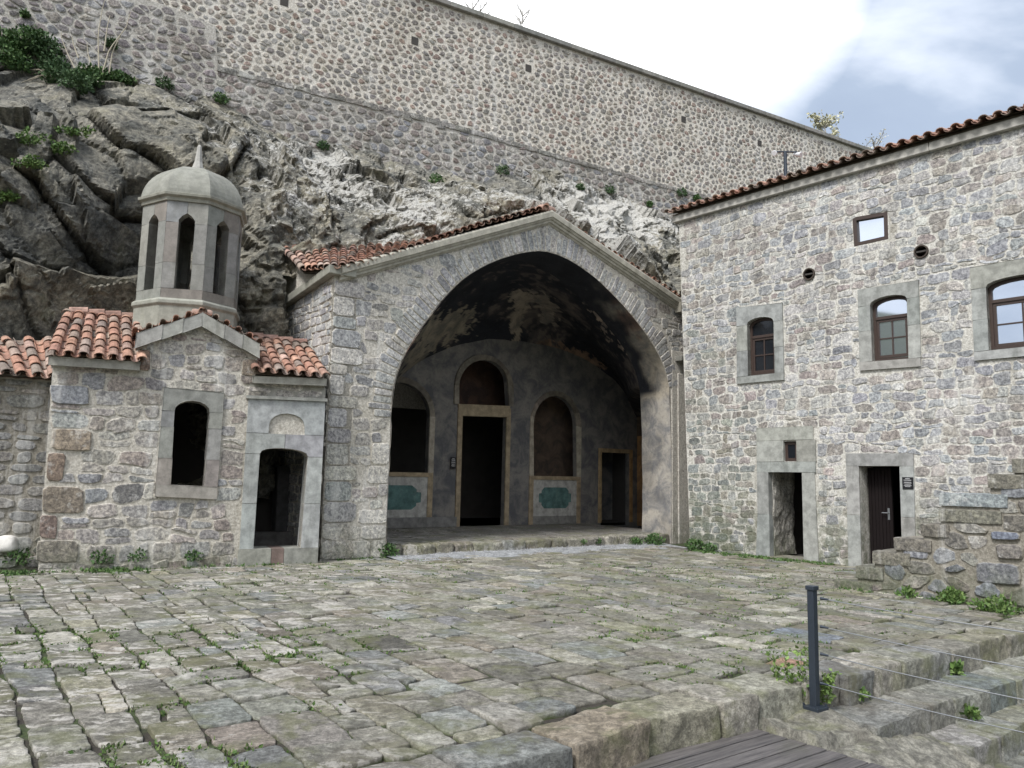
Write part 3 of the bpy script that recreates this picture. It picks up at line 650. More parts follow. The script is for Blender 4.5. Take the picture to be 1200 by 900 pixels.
# ================================================================== GROUND
def ground_all():
    rng = np.random.default_rng(3)
    edge = [G(*p)[:2] for p in [(597, 898), (677, 876), (721, 853), (812, 837), (867, 822), (933, 805), (1008, 790), (1080, 772), (1200, 742)]]
    E_ = np.array([KG.uvp([x, y, 0]) for x, y in edge])
    E_ = np.vstack([[[-9.0, E_[0][1] - .35], [-3.2, E_[0][1] - .1]], E_, [[E_[-1][0] + 5, E_[-1][1] + .25]]])
    ev = lambda u: np.interp(u, E_[:, 0], E_[:, 1])
    # base sheet to the horizon
    mb = MB(); mb.grid(np.array([[[x, y, -1.25] for y in (-420, -60, -8, 40, 420)] for x in (-420, -40, 40, 420)], float)); mb.build('ground', M_SOIL, kind='structure')
    # bedding under the paving, with its cut face at the kerb
    mb = MB(); us = np.linspace(-11, 12, 70); rows = []
    for t, z in ((0, -1.2), (0, -.05)):
        rows.append([KG.P(u, ev(u) + .15, z) for u in us])
    for f in (1.0, 3, 6, 10, 16, 24): rows.append([KG.P(u, ev(u) + f, -.017) for u in us])
    mb.grid(np.array(rows)); mb.build('paving_bed', M_SOIL, kind='structure')
    # slabs
    P = courses(-1.0, 20.0, -10.5, 11.5, rng, hr=(.25, .44), wr=(.27, .62), gap=.012, wob=.025, split=.12, jit=.010)[..., ::-1]   # strips run away from the kerb
    P = P[:, ::-1]
    rot = math.radians(-3); 
    c = P.mean(1); ok = (P[..., 1].max(1) > ev(c[:, 0]) + .60); P[..., 1] = np.maximum(P[..., 1], ev(P[..., 0]) + .455)
    # lie outside the buildings
    W_ = KG.P(c[:, 0], c[:, 1], 0)
    ok &= (np.dot(W_ - RW.p, RW.N) > -.3) & (np.dot(W_ - CF.p, CF.N) > -.25) & ((np.dot(W_ - CH.p, CH.N) > -.3) | (np.dot(W_ - CH.p, CH.U) > .1))
    ok &= (W_[:, 0] > -12.5)
    P = P[ok]; P = resample(chaikin(P, .05, 2), 30)
    dist = np.linalg.norm(W_[ok], axis=1)
    P = P + fbm(np.concatenate([P * 5, np.zeros(P.shape[:2] + (1,))], -1), 3, 4)[..., None] * .022 * np.array([1, .8])
    P = P + fbm(np.concatenate([P * 22, np.zeros(P.shape[:2] + (1,))], -1), 3, 6)[..., None] * .012
    N = len(P); col = pick(rng, PAL_PAVE, N, .14); whites = rng.random(N) < .03; col[whites] = np.array([.47, .45, .40]) * (1 + rng.normal(0, .06, (whites.sum(), 1)))
    h = .012 + rng.normal(0, .008, N)
    def mark(px, py, c):
        q = KG.uv(px, py); k = np.argmin(((P.mean(1) - np.array(q)) ** 2).sum(1)); col[k] = c; return k
    mark(914, 778, (.40, .25, .19)); mark(130, 835, (.50, .46, .39)); mark(70, 795, (.19, .19, .16)); mark(160, 885, (.20, .195, .16)); mark(660, 845, (.21, .22, .22))
    mark(945, 745, (.22, .25, .30)); mark(700, 690, (.36, .34, .3))
    mb = MB(); rings = ((1.0, -.045, 1.0), (1.0, -.008, 1.0), (.994, .82, .55), (.978, 1.0, .18), (.9, 1.0, .02), (.68, 1.0, 0), (.46, 1.0, 0), (.22, 1.0, 0))
    # heights are absolute relief here: base h .03 then levelled
    add_stones(mb, KG, P, .03 + rng.normal(0, .004, N), col, rng, rings=rings, rough=.34, d0=-.028 + 0.0, nf=5.5)
    o = mb.build('paving', M_PAVE, smooth=True, kind='structure')
    # kerb blocks
    mb = MB(); u = -4.0; k = 0; tops = []
    while u < 9.5:
        w = rng.uniform(.42, .78); a, b = u + .012, u + w - .012; ja, jb = rng.normal(0, .02, 2); dp = rng.uniform(.40, .46)
        XY = [KG.P(x, v)[:2] for x, v in ((a, ev(a) + ja), (b, ev(b) + jb), (b, ev(b) + dp), (a, ev(a) + dp))]
        c = pick(rng, PAL_PAVE, 1, .12)[0]; q = KG.uv(775, 843)
        if a < KG.uv(770, 850)[0] < b: c = np.array([.31, .265, .21])
        rough_block(mb, quad8(XY, -.34, rng.normal(.012, .01, 4)), c, m=16, amp=.024, rnd=.055, freq=5.5, seed=k, edge=.12, dirt=.62); u += w; k += 1
    mb.build('kerb', M_PAVE, smooth=True, kind='structure')
    # small stones and grit in the joints, grass
    pts = P.reshape(-1, 2); gm = MB(); n = 0
    for q in pts[rng.permutation(len(pts))[:10500]]:
        w = KG.P(q[0], q[1], -.02); d = math.hypot(w[0], w[1])
        dens = vnoise(np.array([[w[0] * .55, w[1] * .55, 0]]), 21)[0] + .6 * vnoise(np.array([[w[0] * 2.2, w[1] * 2.2, 0]]), 5)[0]
        if dens < -.12 or d > 16: continue
        if d < 9: blades(gm, w, .05, int(rng.integers(3, 8)), rng, h=.035, w=.004, cols=((.07, .12, .03), (.10, .16, .045), (.13, .16, .06)))
        leaf_cluster(gm, w + [0, 0, .01], .05, int(10 if d < 9 else 5), rng, size=.022, cols=((.06, .11, .028), (.08, .14, .035), (.11, .15, .05)), squash=.25); n += 1
    # thicker grass at the foot of the walls
    def strip(F, x0, x1, y, dd, n, hh=.07, sz=.035):
        ua, ub = F.uv(x0, y)[0], F.uv(x1, y)[0]
        for _ in range(n):
            u = rng.uniform(ua, ub); d = abs(rng.normal(0, dd)) + .03; w = F.P(u, -.01, d)
            if rng.random() < .3 + .7 * (vnoise(np.array([[u * 1.5, d * 3, 0]]), 8)[0] > 0): leaf_cluster(gm, w, .06, 14, rng, size=sz, squash=.35); blades(gm, w, .05, 3, rng, h=hh, w=.005)
    strip(CH, -15, 180, 660, .22, 150); strip(CH, 180, 372, 660, .08, 26); strip(RW, 812, 985, 655, .25, 190, .06); strip(RW, 830, 975, 655, .12, 120, .06); strip(ST, 985, 1290, 715, .16, 110, .08); strip(CF, 375, 450, 655, .06, 12)
    tag(gm.build('grass', M_LEAF), 'short grass and moss growing in the joints of the paving and along the wall feet', 'grass', kind='stuff')
    # grit at the step of the porch
    mb = MB(); ua, ub = CF.uv(455, 648)[0], CF.uv(760, 638)[0]
    U, D = np.meshgrid(np.linspace(ua - .1, ub + .3, 60), np.linspace(0, 1.15, 16), indexing='ij')
    Z = .035 * (1 - (D / 1.15) ** 2) + .012 * vnoise(np.stack([U * 3, D * 3, D * 0], -1), 4) - .012
    mb.grid(CF.P(U, Z, D - .12), (.30, .31, .315, 0))
    for _ in range(1500):
        u, d = rng.uniform(ua, ub), rng.uniform(0, 1.05); s = rng.uniform(.008, .02); g = rng.uniform(.2, .45); c = CF.P(u, .035 * (1 - (d / 1.15) ** 2) + .004, d - .12)
        V = np.array([[1, 0, 0], [-.5, .8, 0], [-.5, -.8, 0], [0, 0, .8]]) * s; mb.add(V + c, None, [(0, 1, 3), (1, 2, 3), (2, 0, 3)], (g, g, g * 1.03, 0))
    mb.build('gravel', stone_mat('gravel', var=.3, streak=0, bs=.8), kind='structure')
    return E_, ev
E_, ev = ground_all()

# lower steps, outcrop, deck
def lower_right():
    rng = np.random.default_rng(8)
    def line(pts, z): return np.array([KG.uv(x, y, z) for x, y in pts])
    z1, z2, z3 = -.225, -.43, -.64
    f1 = line([(1000, 826), (1062, 841), (1200, 796)], z1)
    f1 = line([(1045, 846), (1062, 841), (1092, 826), (1200, 796)], z1); f2 = line([(1143, 877), (1200, 850)], z2)
    ext = lambda f, u: (np.interp(u, f[:, 0], f[:, 1]) if f[0, 0] <= u <= f[-1, 0] else (f[-1, 1] + (u - f[-1, 0]) * (f[-1, 1] - f[-2, 1]) / (f[-1, 0] - f[-2, 0]) if u > f[-1, 0] else f[0, 1]))
    def steps(f, back, z, u0, u1, seed, name):
        mb = MB(); u = u0; k = 0
        while u < u1:
            w = rng.uniform(.4, .75); a, b = u + .008, u + w - .008
            XY = [KG.P(x, v)[:2] for x, v in ((a, ext(f, a) + rng.normal(0, .012)), (b, ext(f, b) + rng.normal(0, .012)), (b, back(b)), (a, back(a)))]
            c = pick(rng, PAL_PAVE, 1, .1)[0] * np.array([.95, 1, 1.04]); rough_block(mb, quad8(XY, z - .3, z + rng.normal(0, .005, 4)), c, m=14, amp=.016, rnd=.04, freq=5.5, seed=seed + k, edge=.1, dirt=.55); u += w; k += 1
        return mb.build(name, M_PAVE, smooth=True, kind='structure')
    steps(f1, lambda u: ev(u) + .1, z1, f1[0, 0] - .25, 9.5, 40, 'step'); 
    steps(f2, lambda u: ext(f1, u) + .1, z2, f2[0, 0] - .1, 9.5, 60, 'step')
    steps(f2 - [0, 1.0], lambda u: ext(f2, u) + .1, z3, f2[0, 0] - .3, 9.5, 80, 'step')
    # outcrop of living rock between deck and steps
    mb = MB(); us = np.linspace(-.25, 6, 260); vs = np.linspace(-3, .4, 150); U, V = np.meshgrid(us, vs, indexing='ij')
    W_ = KG.P(U, V, 0); h, cr = facets(np.stack([U.ravel() * 1.3, V.ravel() * 2.4], -1), 12); h = h.reshape(U.shape); cr = cr.reshape(U.shape)
    Z = -.19 - .10 * np.clip(U - .5, 0, 4) - .22 * np.clip(-V - .55, 0, 3) + .09 * h + .06 * fbm(W_ * 3, 4, 3) + .03 * fbm(W_ * 12, 4, 9) - .04 * np.clip(.08 - cr, 0, 1) * 8
    Z = np.minimum(Z, -.12)
    _pb = KG.uv(955, 829, -.16); _r = np.hypot(U - _pb[0], V - _pb[1]); _k = np.clip(1.6 - _r / .22, 0, 1); Z = Z * (1 - _k) + (-.172) * _k
    _c0 = np.array(KG.uv(882, 853, -.225)); _c1 = np.array(KG.uv(1041, 900, -.225)); _dv = (_c1 - _c0) / np.linalg.norm(_c1 - _c0); _du = np.array([_dv[1], -_dv[0]]); _du = _du if _du[0] > 0 else -_du
    _s = (U - _c0[0]) * _du[0] + (V - _c0[1]) * _du[1] + .04 * vnoise(W_ * 5, 4); Z = np.where(_s < .03, np.minimum(Z, -.50), Z)
    Z = np.where(U > 2.2, Z - (U - 2.2) * .9, Z)
    mb.grid(KG.P(U, V, Z), (.26, .25, .22, .0)); mb.build('rock_outcrop', M_PAVE, smooth=True, kind='structure')
    # timber deck
    zt = -.225; c0 = np.array(KG.uv(882, 853, zt)); c1 = np.array(KG.uv(1041, 900, zt)); dv = (c1 - c0); dv /= np.linalg.norm(dv); c2 = np.array(KG.uv(738, 893, zt)); du = c0 - c2; du /= np.linalg.norm(du)
    mb = MB(); k = 0; w = .145
    for k in range(22):
        a = c0 + dv * (k * w + .005); b = c0 + dv * ((k + 1) * w - .006); L_ = -7.0; j = rng.normal(0, .008)
        XY = [KG.P(*p)[:2] for p in (a + du * L_, b + du * L_, b + du * j, a + du * j)]; g = rng.uniform(.8, 1.15)
        mb.box8(quad8(XY, zt - .035, zt + rng.normal(0, .0015, 4)), (.105 * g, .097 * g, .094 * g, 0))
    for t in (-.15, -2.2, -4.4, -6.6):
        a = c0 + dv * .02 + du * t; b = a + dv * 3.1; XY = [KG.P(*p)[:2] for p in (a, b, b + du * .06, a + du * .06)]; mb.box8(quad8(XY, zt - .16, zt - .038), (.07, .06, .05, 0))
    m, nt, N, L, B = newmat('weathered_timber'); pos, _ = coords(nt); c, a = attr(nt)
    mp = N.new('ShaderNodeMapping'); mp.inputs['Rotation'].default_value = (0, 0, -math.atan2(*(KG.P(*(c0 - du)) - KG.P(*c0))[1::-1])); L.new(pos, mp.inputs[0])
    mp2 = N.new('ShaderNodeMapping'); mp2.inputs['Scale'].default_value = (2.5, 55, 1); L.new(mp.outputs[0], mp2.inputs[0]); n = noise_node(nt, 1.0, 6, .7, mp2.outputs[0], .6); n2 = noise_node(nt, 3, 5, .6, pos)
    cc = mix(nt, mrange(nt, n, .3, .7), mix(nt, 1.0, c, (.45, .45, .47), 'MULTIPLY'), mix(nt, 1.0, c, (1.5, 1.48, 1.45), 'MULTIPLY')); cc = mix(nt, mrange(nt, n2, .5, .7, 0, .4), cc, (.06, .06, .04))
    L.new(cc, B.inputs['Base Color']); B.inputs['Roughness'].default_value = .6; L.new(bump(nt, n, .6, .004), B.inputs['Normal'])
    tag(mb.build('wooden_deck', m, bevel=.004), 'weathered grey timber deck of wide planks below the kerb', 'deck')
    # post and cables
    b = G(955, 829, -.16); base = np.array([b[0], b[1], -.16]); top = RY(957.5, 687, b[1]); H_ = top[2] - base[2]
    t = thing('cable_fence', base, 'dark steel post with four stretched wire cables guarding the lower steps', 'fence')
    mb = MB(); r = .030; ang = np.arange(4) * math.pi / 2 + math.pi / 4 + math.radians(36)
    sq = lambda z, rr: np.array([[base[0] + rr * math.cos(a), base[1] + rr * math.sin(a), base[2] + z] for a in ang])
    mb.box8(np.vstack([sq(.01, r * 1.35), sq(H_ - .03, r * 1.35)])); mb.build('post', M_METAL, t, bevel=.004)
    mb = MB(); mb.box8(np.vstack([sq(H_ - .03, r * 1.8), sq(H_ + .004, r * 1.8)])); mb.build('post_cap', M_METAL, t, bevel=.005)
    mb = MB(); mb.box8(np.vstack([sq(-.02, .105), sq(.012, .105)]))
    for a in ang: p = base + np.array([math.cos(a) * .085, math.sin(a) * .085, 0]); mb.tube([p + [0, 0, .01], p + [0, 0, .03]], .011, 6)
    mb.build('base_plate', M_METAL, t, bevel=.003)
    # second post just outside the picture
    ys = [(701.5, 738.4), (734.5, 780.4), (766.6, 817.6), (801, 856)]; Yr = b[1] / 1.19
    P1, P2 = [], []
    for y0, y1 in ys:
        p = RY(963, y0, b[1] - .01); q = RY(1200, y1, Yr); P1.append(p); P2.append(p + (q - p) * 1.32)
    q = P2[0]; base2 = np.array([q[0], q[1], min(P2[3][2] - .3, -.4)])
    off = base2 - base; off_top = P2[0][2] + .1
    mb = MB(); s2 = lambda z, rr: np.array([[base2[0] + rr * math.cos(a), base2[1] + rr * math.sin(a), z] for a in ang])
    mb.box8(np.vstack([s2(base2[2], r * 1.35), s2(off_top, r * 1.35)])); mb.build('post', M_METAL, t, bevel=.004)
    mb = MB(); mb.box8(np.vstack([s2(base2[2] - .3, .3), s2(base2[2], .3)])); mb.build('footing', M_STONE, t)
    for p, q in zip(P1, P2):
        s_ = np.linspace(0, 1, 14); pts = p[None] * (1 - s_[:, None]) + q[None] * s_[:, None]; pts[:, 2] -= .018 * 4 * s_ * (1 - s_)
        cb = MB().tube(pts, .0042, 6).build('cable', M_STEEL, t, smooth=True)
        MB().tube([p - (q - p) / np.linalg.norm(q - p) * .01, p + (q - p) / np.linalg.norm(q - p) * .055], [.013, .007], 8).build('cable_fitting', M_METAL, cb, smooth=True)
    return base
POST = lower_right()
# ================================================================== THE LONG HOUSE ON THE RIGHT
def poly_uv(F, pts, d=0.0): return [F.uv(x, y, d) for x, y in pts]
def room(name, F, u0, u1, v0, v1, dfront, dback, mat, parent):
    mb = MB(); P = F.P([u0, u1, u1, u0] * 2, [v0] * 4 + [v1] * 4, [dfront, dfront, dback, dback] * 2)
    mb.add(P, [(0, 1, 2, 3), (4, 7, 6, 5), (1, 5, 6, 2), (2, 6, 7, 3), (3, 7, 4, 0)], None, (1, 1, 1, 0)); return mb.build(name, mat, parent)
def inset(op, w, foot=True):
    op = [np.array(p, float) for p in op]; us = [p[0] for p in op]; cu = (min(us) + max(us)) / 2; W_ = (max(us) - min(us)) / 2; v0 = min(op[0][1], op[-1][1]); v1 = max(p[1] for p in op); cv = (v0 + v1) / 2; H_ = (v1 - v0) / 2
    return [np.array([cu + (p[0] - cu) * (1 - w / W_), cv + (p[1] - cv) * (1 - w / H_)]) for p in op]
def casement(F, op, d, parent, glass, rows=2, cols=2, transom=.30, w=.055, label=None):
    """dark wooden window: arched outer frame, transom, a sash with glazing bars"""
    inn = inset(op, w); mb = MB(); mb.slab(F, tup(op), [tup(inn)], d - .07, d)
    us = [p[0] for p in inn]; u0, u1 = min(us), max(us); v0 = max(inn[0][1], inn[-1][1]); v1 = max(p[1] for p in inn); vt = v1 - (v1 - v0) * transom
    mb.fbox(F, u0 - .005, u1 + .005, vt - .03, vt + .03, d - .06, d + .008)
    if rows:
        mb2 = MB(); so = [(u0 + .004, v0 + .004), (u1 - .004, v0 + .004), (u1 - .004, vt - .034), (u0 + .004, vt - .034)]; si = [(u0 + .05, v0 + .06), (u1 - .05, v0 + .06), (u1 - .05, vt - .08), (u0 + .05, vt - .08)]
        mb2.slab(F, so, [si], d - .055, d - .012)
        for k in range(1, cols): u = lerp(u0 + .05, u1 - .05, k / cols); mb2.fbox(F, u - .014, u + .014, si[0][1] - .01, si[2][1] + .01, d - .048, d - .017)
        for k in range(1, rows): v = lerp(si[0][1], si[2][1], k / rows); mb2.fbox(F, si[0][0] - .01, si[1][0] + .01, v - .014, v + .014, d - .046, d - .019)
    wdw = mb.build('window', M_WOOD, parent, bevel=.003)
    if rows: mb2.build('sash', M_WOOD, wdw, bevel=.003)
    g = MB(); g.prism(F, tup(inn), d - .042, d - .036); g.build('pane', glass, wdw)
    return wdw

def house():
    rng = np.random.default_rng(11); F = RW
    t = thing('stone_house', F.P(-4.0, 0, 0), 'long grey rubble stone house with barrel tile eaves, three arched windows and two doors', 'building')
    pal = PAL_GREY
    out = poly_uv(F, [(809, 646), (795.5, 256), (1200, 142), (1330, 105)]); uR = out[-1][0]; out[0] = (out[0][0], -.25); out = out + [(uR, -.4)]
    # openings (photo points on the wall plane)
    w1 = arched(F, (877.5, 440.5), (876, 381), (891.6, 372), (907.5, 376.5), (909, 437.5)); w2 = arched(F, (1023, 423.4), (1020, 358), (1041.6, 346.8), (1063.5, 350), (1065.6, 420.4))
    a = F.uv(1159.5, 410.5); b = F.uv(1155.5, 337); wd = 1.02; crown = F.uv(1190, 323.5)[1]
    w3 = [np.array(a), np.array(b)] ; n = 9; sv = b[1]
    w3 = [np.array(a)] + [np.array([b[0] + wd * (1 - math.cos(math.pi * k / 8)) / 2, sv + (crown - sv) * math.sin(math.pi * k / 8)]) for k in range(9)] + [np.array([b[0] + wd, a[1]])]
    dA = poly_uv(F, [(903, 646.8), (900.8, 553), (940.5, 553), (942.8, 649)]); dB = poly_uv(F, [(1010.4, 662.5), (1007, 546.2), (1054.8, 546.2), (1058.5, 668)])
    dA[0] = (dA[0][0], .03); dA[-1] = (dA[-1][0], .03); dB[0] = (dB[0][0], -.01); dB[-1] = (dB[-1][0], -.01)
    s1 = poly_uv(F, [(1001, 289), (999, 255), (1040, 248), (1041, 280)]); tiny = poly_uv(F, [(919, 540.6), (917.5, 517.3), (934, 517), (934.5, 540.6)])
    ins = lambda p: [tuple(q) for q in p]
    holes = [ins(w1), ins(w2), ins(w3), ins(s1), ins(tiny), [(dA[0][0], -.6)] + dA[1:3] + [(dA[3][0], -.6)], [(dB[0][0], -.6)] + dB[1:3] + [(dB[3][0], -.6)]]
    # the two wall pipes
    pipes = [(F.uv(948.6, 321.4), .13), (F.uv(1080, 295), .13)]
    ring = lambda c, r, n=16: [(c[0] + r * math.cos(k * 2 * math.pi / n), c[1] + r * math.sin(k * 2 * math.pi / n)) for k in range(n)]
    for c, r in pipes: holes.append(ring(c, r))
    mb = MB(); mb.slab(F, out, holes, -.62, 0, (.5, .5, .5, 1))
    P = courses(out[0][0], uR, -.05, 9.5, rng, hr=(.10, .21), wr=(.12, .37), gap=.004, wob=.03, split=.16, jit=.014); P = resample(chaikin(P, .13, 2), 16)
    P = P + fbm(np.concatenate([P * 7, np.zeros(P.shape[:2] + (1,))], -1), 2, 4)[..., None] * .05
    qd = lambda pts: [F.uv(*p) for p in pts]
    frames = [qd([(864, 361), (917.4, 355), (919.5, 445.3), (864.6, 449.8)]), qd([(1005.9, 340), (1077, 328.5), (1080, 429.2), (1008.6, 434.6)]), [F.uv(1137.6, 314), (w3[-1][0] + .32, F.uv(1137.6, 314)[1]), (w3[-1][0] + .32, F.uv(1143, 422.5)[1]), F.uv(1143, 422.5)], qd([(888, 501.8), (957, 501.8), (959, 655), (886.8, 655)]), qd([(991.8, 531.3), (1071, 531.3), (1074, 672), (995, 672)])]
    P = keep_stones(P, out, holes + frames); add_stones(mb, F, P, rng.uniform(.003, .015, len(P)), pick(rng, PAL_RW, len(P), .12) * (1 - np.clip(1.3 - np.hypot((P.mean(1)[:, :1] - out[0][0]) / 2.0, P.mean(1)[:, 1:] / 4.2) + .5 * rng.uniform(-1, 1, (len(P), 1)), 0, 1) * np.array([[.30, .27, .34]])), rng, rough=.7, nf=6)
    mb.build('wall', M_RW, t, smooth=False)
    # end wall going back, rear and floor so that the house is a solid body
    mb = MB(); u0 = out[1][0]
    mb.fbox(F, u0 + .02, u0 + .5, -.3, out[1][1] - .02, -6, -.63, (.35, .34, .32, .3)); mb.fbox(F, u0 + .5, uR, -.3, out[1][1] - .02, -6.3, -6, (.35, .34, .32, .3)); mb.build('wall', M_RW, t)
    # surrounds
    so = lambda pts: [np.array(F.uv(*p)) for p in pts]
    surround('window_surround', F, so([(864, 361), (917.4, 355), (919.5, 445.3), (864.6, 449.8)]), w1, -.2, .03, M_STONE, t, rng, pal, (.5,), sill=.012)
    surround('window_surround', F, so([(1005.9, 340), (1077, 328.5), (1080, 429.2), (1008.6, 434.6)]), w2, -.2, .03, M_STONE, t, rng, pal, (.55,), sill=.012)
    L1, L2 = F.uv(1137.6, 314), F.uv(1143, 422.5); ru = w3[-1][0] + .32
    surround('window_surround', F, [np.array(L1), np.array([ru, L1[1]]), np.array([ru, L2[1]]), np.array(L2)], w3, -.2, .03, M_STONE, t, rng, pal, (.5,), sill=.012)
    # door A: surround, with the block holding the tiny window over it
    oA = [np.array(F.uv(*p)) for p in ((888, 553.5), (955, 553.5))]; eA = [np.array(F.uv(*p)) for p in ((886.8, 647), (960, 651))]
    mb = MB()
    def blk(pts, d=.03): mb.prism(F, pts, -.12, d + rng.normal(0, .0015), (*pick(rng, pal, 1, .07)[0], 0))
    g = .004
    j = F.uv(888, 602)[1]
    blk([(eA[0][0], -.05), (dA[0][0], -.05), (dA[0][0], j - g), (oA[0][0], j - g)]); blk([(oA[0][0], j + g), (dA[0][0], j + g), (dA[1][0], dA[1][1] - g), (oA[0][0], dA[1][1] - g)])
    blk([(dA[3][0], -.05), (eA[1][0], -.05), (oA[1][0], dA[2][1] - g), (dA[2][0], dA[2][1] - g)])
    lt, lb = F.uv(890, 541)[1], dA[1][1]; ur = F.uv(957, 541)[0]; ul = oA[0][0]
    blk([(ul, lb + .0), (oA[1][0] + .03, lb), (oA[1][0] + .03, lt - g), (ul, lt - g)])
    m_ = F.uv(890, 516.5)[1]; tp = F.uv(890, 501.8)[1]
    blk([(ul, lt + g), (tiny[0][0], lt + g), (tiny[0][0], m_ - g), (ul, m_ - g)]); blk([(tiny[2][0], lt + g), (ur, lt + g), (ur, m_ - g), (tiny[2][0], m_ - g)]); blk([(ul, m_ + g), (ur - .05, m_ + g), (ur - .05, tp), (ul, tp)])
    o = mb.build('door_surround', M_STONE, t, bevel=.006); c = MB()
    c.fbox(F, ul + .01, tiny[0][0] - .002, lt, tp - .01, -.3, .02, (.45, .43, .38, 0)); c.fbox(F, tiny[2][0] + .002, ur - .06, lt, tp - .01, -.3, .021, (.45, .43, .38, 0)); c.build('mortar', M_STONE, o)
    # door B
    so2 = [np.array(F.uv(*p)) for p in ((991.8, 531.3), (1071, 531.3), (1074, 668), (995, 664))]; so2[2][1] = so2[3][1] = -.03
    opB = [np.array((dB[0][0], -.03)), np.array(dB[1]), np.array(dB[2]), np.array((dB[3][0], -.03))]
    opB = [opB[0], opB[1], (opB[1] + opB[2]) / 2, opB[2], opB[3]]
    surround('door_surround', F, so2, opB, -.35, .03, M_STONE, t, rng, pal, (.52,))
    # doorstep slabs
    mb = MB(); rough_block(mb, np.array(F.P([dA[0][0] - .05, dA[3][0] + .1, dA[3][0] + .1, dA[0][0] - .05] * 2, [-.1] * 4 + [.04] * 4, [.12, .12, -.6, -.6] * 2)), (.26, .25, .22), m=6, amp=.012, seed=4); 
    rough_block(mb, np.array(F.P([dB[0][0], dB[3][0], dB[3][0], dB[0][0]] * 2, [-.1] * 4 + [.02] * 4, [.04, .04, -.6, -.6] * 2)), (.24, .235, .21), m=6, amp=.01, seed=5); mb.build('doorstep', M_PAVE, t, smooth=True)
    # windows
    casement(F, w1, -.10, t, M_DGLASS, transom=.3); casement(F, w2, -.10, t, M_GLASS, transom=.3); casement(F, w3, -.10, t, M_GLASS, transom=.28)
    for o_, gl, w in ((s1, M_GLASS, .075), (tiny, M_DGLASS, .07)):
        q = [np.array(p) for p in o_]; cu, cv = sum(p[0] for p in q) / 4, sum(p[1] for p in q) / 4; k = MB()
        i_ = [np.array([cu + (p[0] - cu) * (1 - 2 * w / abs(q[2][0] - q[0][0])), cv + (p[1] - cv) * (1 - 2 * w / abs(q[1][1] - q[0][1]))]) for p in q]
        k.slab(F, tup(q), [tup(i_)], -.09, .004 if gl is M_GLASS else -.05); wd_ = k.build('window', M_WOOD, t, bevel=.004); MB().prism(F, tup(i_), -.07, -.06).build('pane', gl, wd_)
    # door B leaf, planked, standing a little open
    u0, u1 = dB[0][0] + .03, F.uv(1046, 600, -.3)[0]; v1 = dB[1][1] - .03; mb = MB(); n = 7
    for k in range(n):
        a, b = lerp(u0, u1, k / n) + .003, lerp(u0, u1, (k + 1) / n) - .003; mb.fbox(F, a, b, .03, v1, -.36, -.30 + rng.normal(0, .0015))
    lf = mb.build('door', plain_mat('dark_red_brown_door', (.009, .006, .006), .9, ns=18, var=.35, spec=.2), t, bevel=.004)
    mb = MB(); hu = u1 - .07; mb.fbox(F, hu - .02, hu + .02, .92, 1.14, -.30, -.292); mb.tube(F.P([hu, hu], [1.05, 1.05], [-.29, -.245]), .009, 6); mb.tube(F.P([hu + .005, hu - .11], [1.05, 1.05], [-.245, -.245]), .009, 6); mb.build('handle', M_STEEL, lf)
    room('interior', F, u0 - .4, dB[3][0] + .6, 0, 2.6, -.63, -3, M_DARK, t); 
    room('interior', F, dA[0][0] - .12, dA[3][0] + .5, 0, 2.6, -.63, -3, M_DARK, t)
    # rough inner jamb seen through door A
    mb = MB(); rough_block(mb, F.P([dA[0][0] - .25, dA[0][0] + .03, dA[0][0] + .03, dA[0][0] - .25] * 2, [.03] * 4 + [dA[1][1] + .1] * 4, [-.13, -.13, -1.0, -1.0] * 2), (.34, .33, .30), m=18, amp=.06, rnd=.1, freq=4, seed=7); mb.build('inner_jamb', M_ST, t)
    # pipes
    for c, r in pipes:
        mb = MB(); R1 = np.array(ring(c, r, 20)); R2 = np.array(ring(c, r * .80, 20)); k = 20
        V = np.stack([F.P(R1[:, 0], R1[:, 1], -.3 + 0 * R1[:, 0]), F.P(R1[:, 0], R1[:, 1], .045 + 0 * R1[:, 0]), F.P(R2[:, 0], R2[:, 1], .045 + 0 * R1[:, 0]), F.P(R2[:, 0], R2[:, 1], -.25 + 0 * R1[:, 0])], 0); mb.grid(V, (.07, .055, .045, 0), closed=True)
        mb.fbox(F, c[0] - r * .8, c[0] + r * .8, c[1] - r * .8, c[1] + r * .8, -.29, -.2, (.03, .028, .026, 0)); mb.fbox(F, c[0] - r * .7, c[0] + r * .85, c[1] - .012, c[1] + .02, -.2, .02, (.06, .055, .05, 0)); mb.build('stovepipe_collar', M_STONE, t)
    # cornice band and tiles
    b0 = F.uv(795.5, 261); b1 = F.uv(1200, 148.3); t0 = F.uv(790, 251, .12); sl = (b1[1] - b0[1]) / (b1[0] - b0[0])
    vb = lambda u: b0[1] + sl * (u - b0[0]); uL = b0[0] - .12; mb = MB(); th = .17
    us = [uL, lerp(uL, uR, .33), lerp(uL, uR, .66), uR]
    for a, b in zip(us[:-1], us[1:]):
        mb.box8(F.P([a + .003, b - .003, b - .003, a + .003] * 2, [vb(a), vb(b), vb(b), vb(a), vb(a) + th, vb(b) + th, vb(b) + th, vb(a) + th], [.11, .11, -.5, -.5] * 2), (.44, .425, .385, 0))
    mb.build('cornice', M_TRIM, t, bevel=.012)
    fr = F.P([uL - .05, uR], [vb(uL) + th + .035, vb(uR) + th + .035], [.22, .22]); bk = F.P([uL - .05, uR], [vb(uL) + th + .75, vb(uR) + th + .75], [-2.2, -2.2])
    rf = tile_roof('roof', fr, bk, .38, .235, M_TILE, t, seed=5, rr=.088)
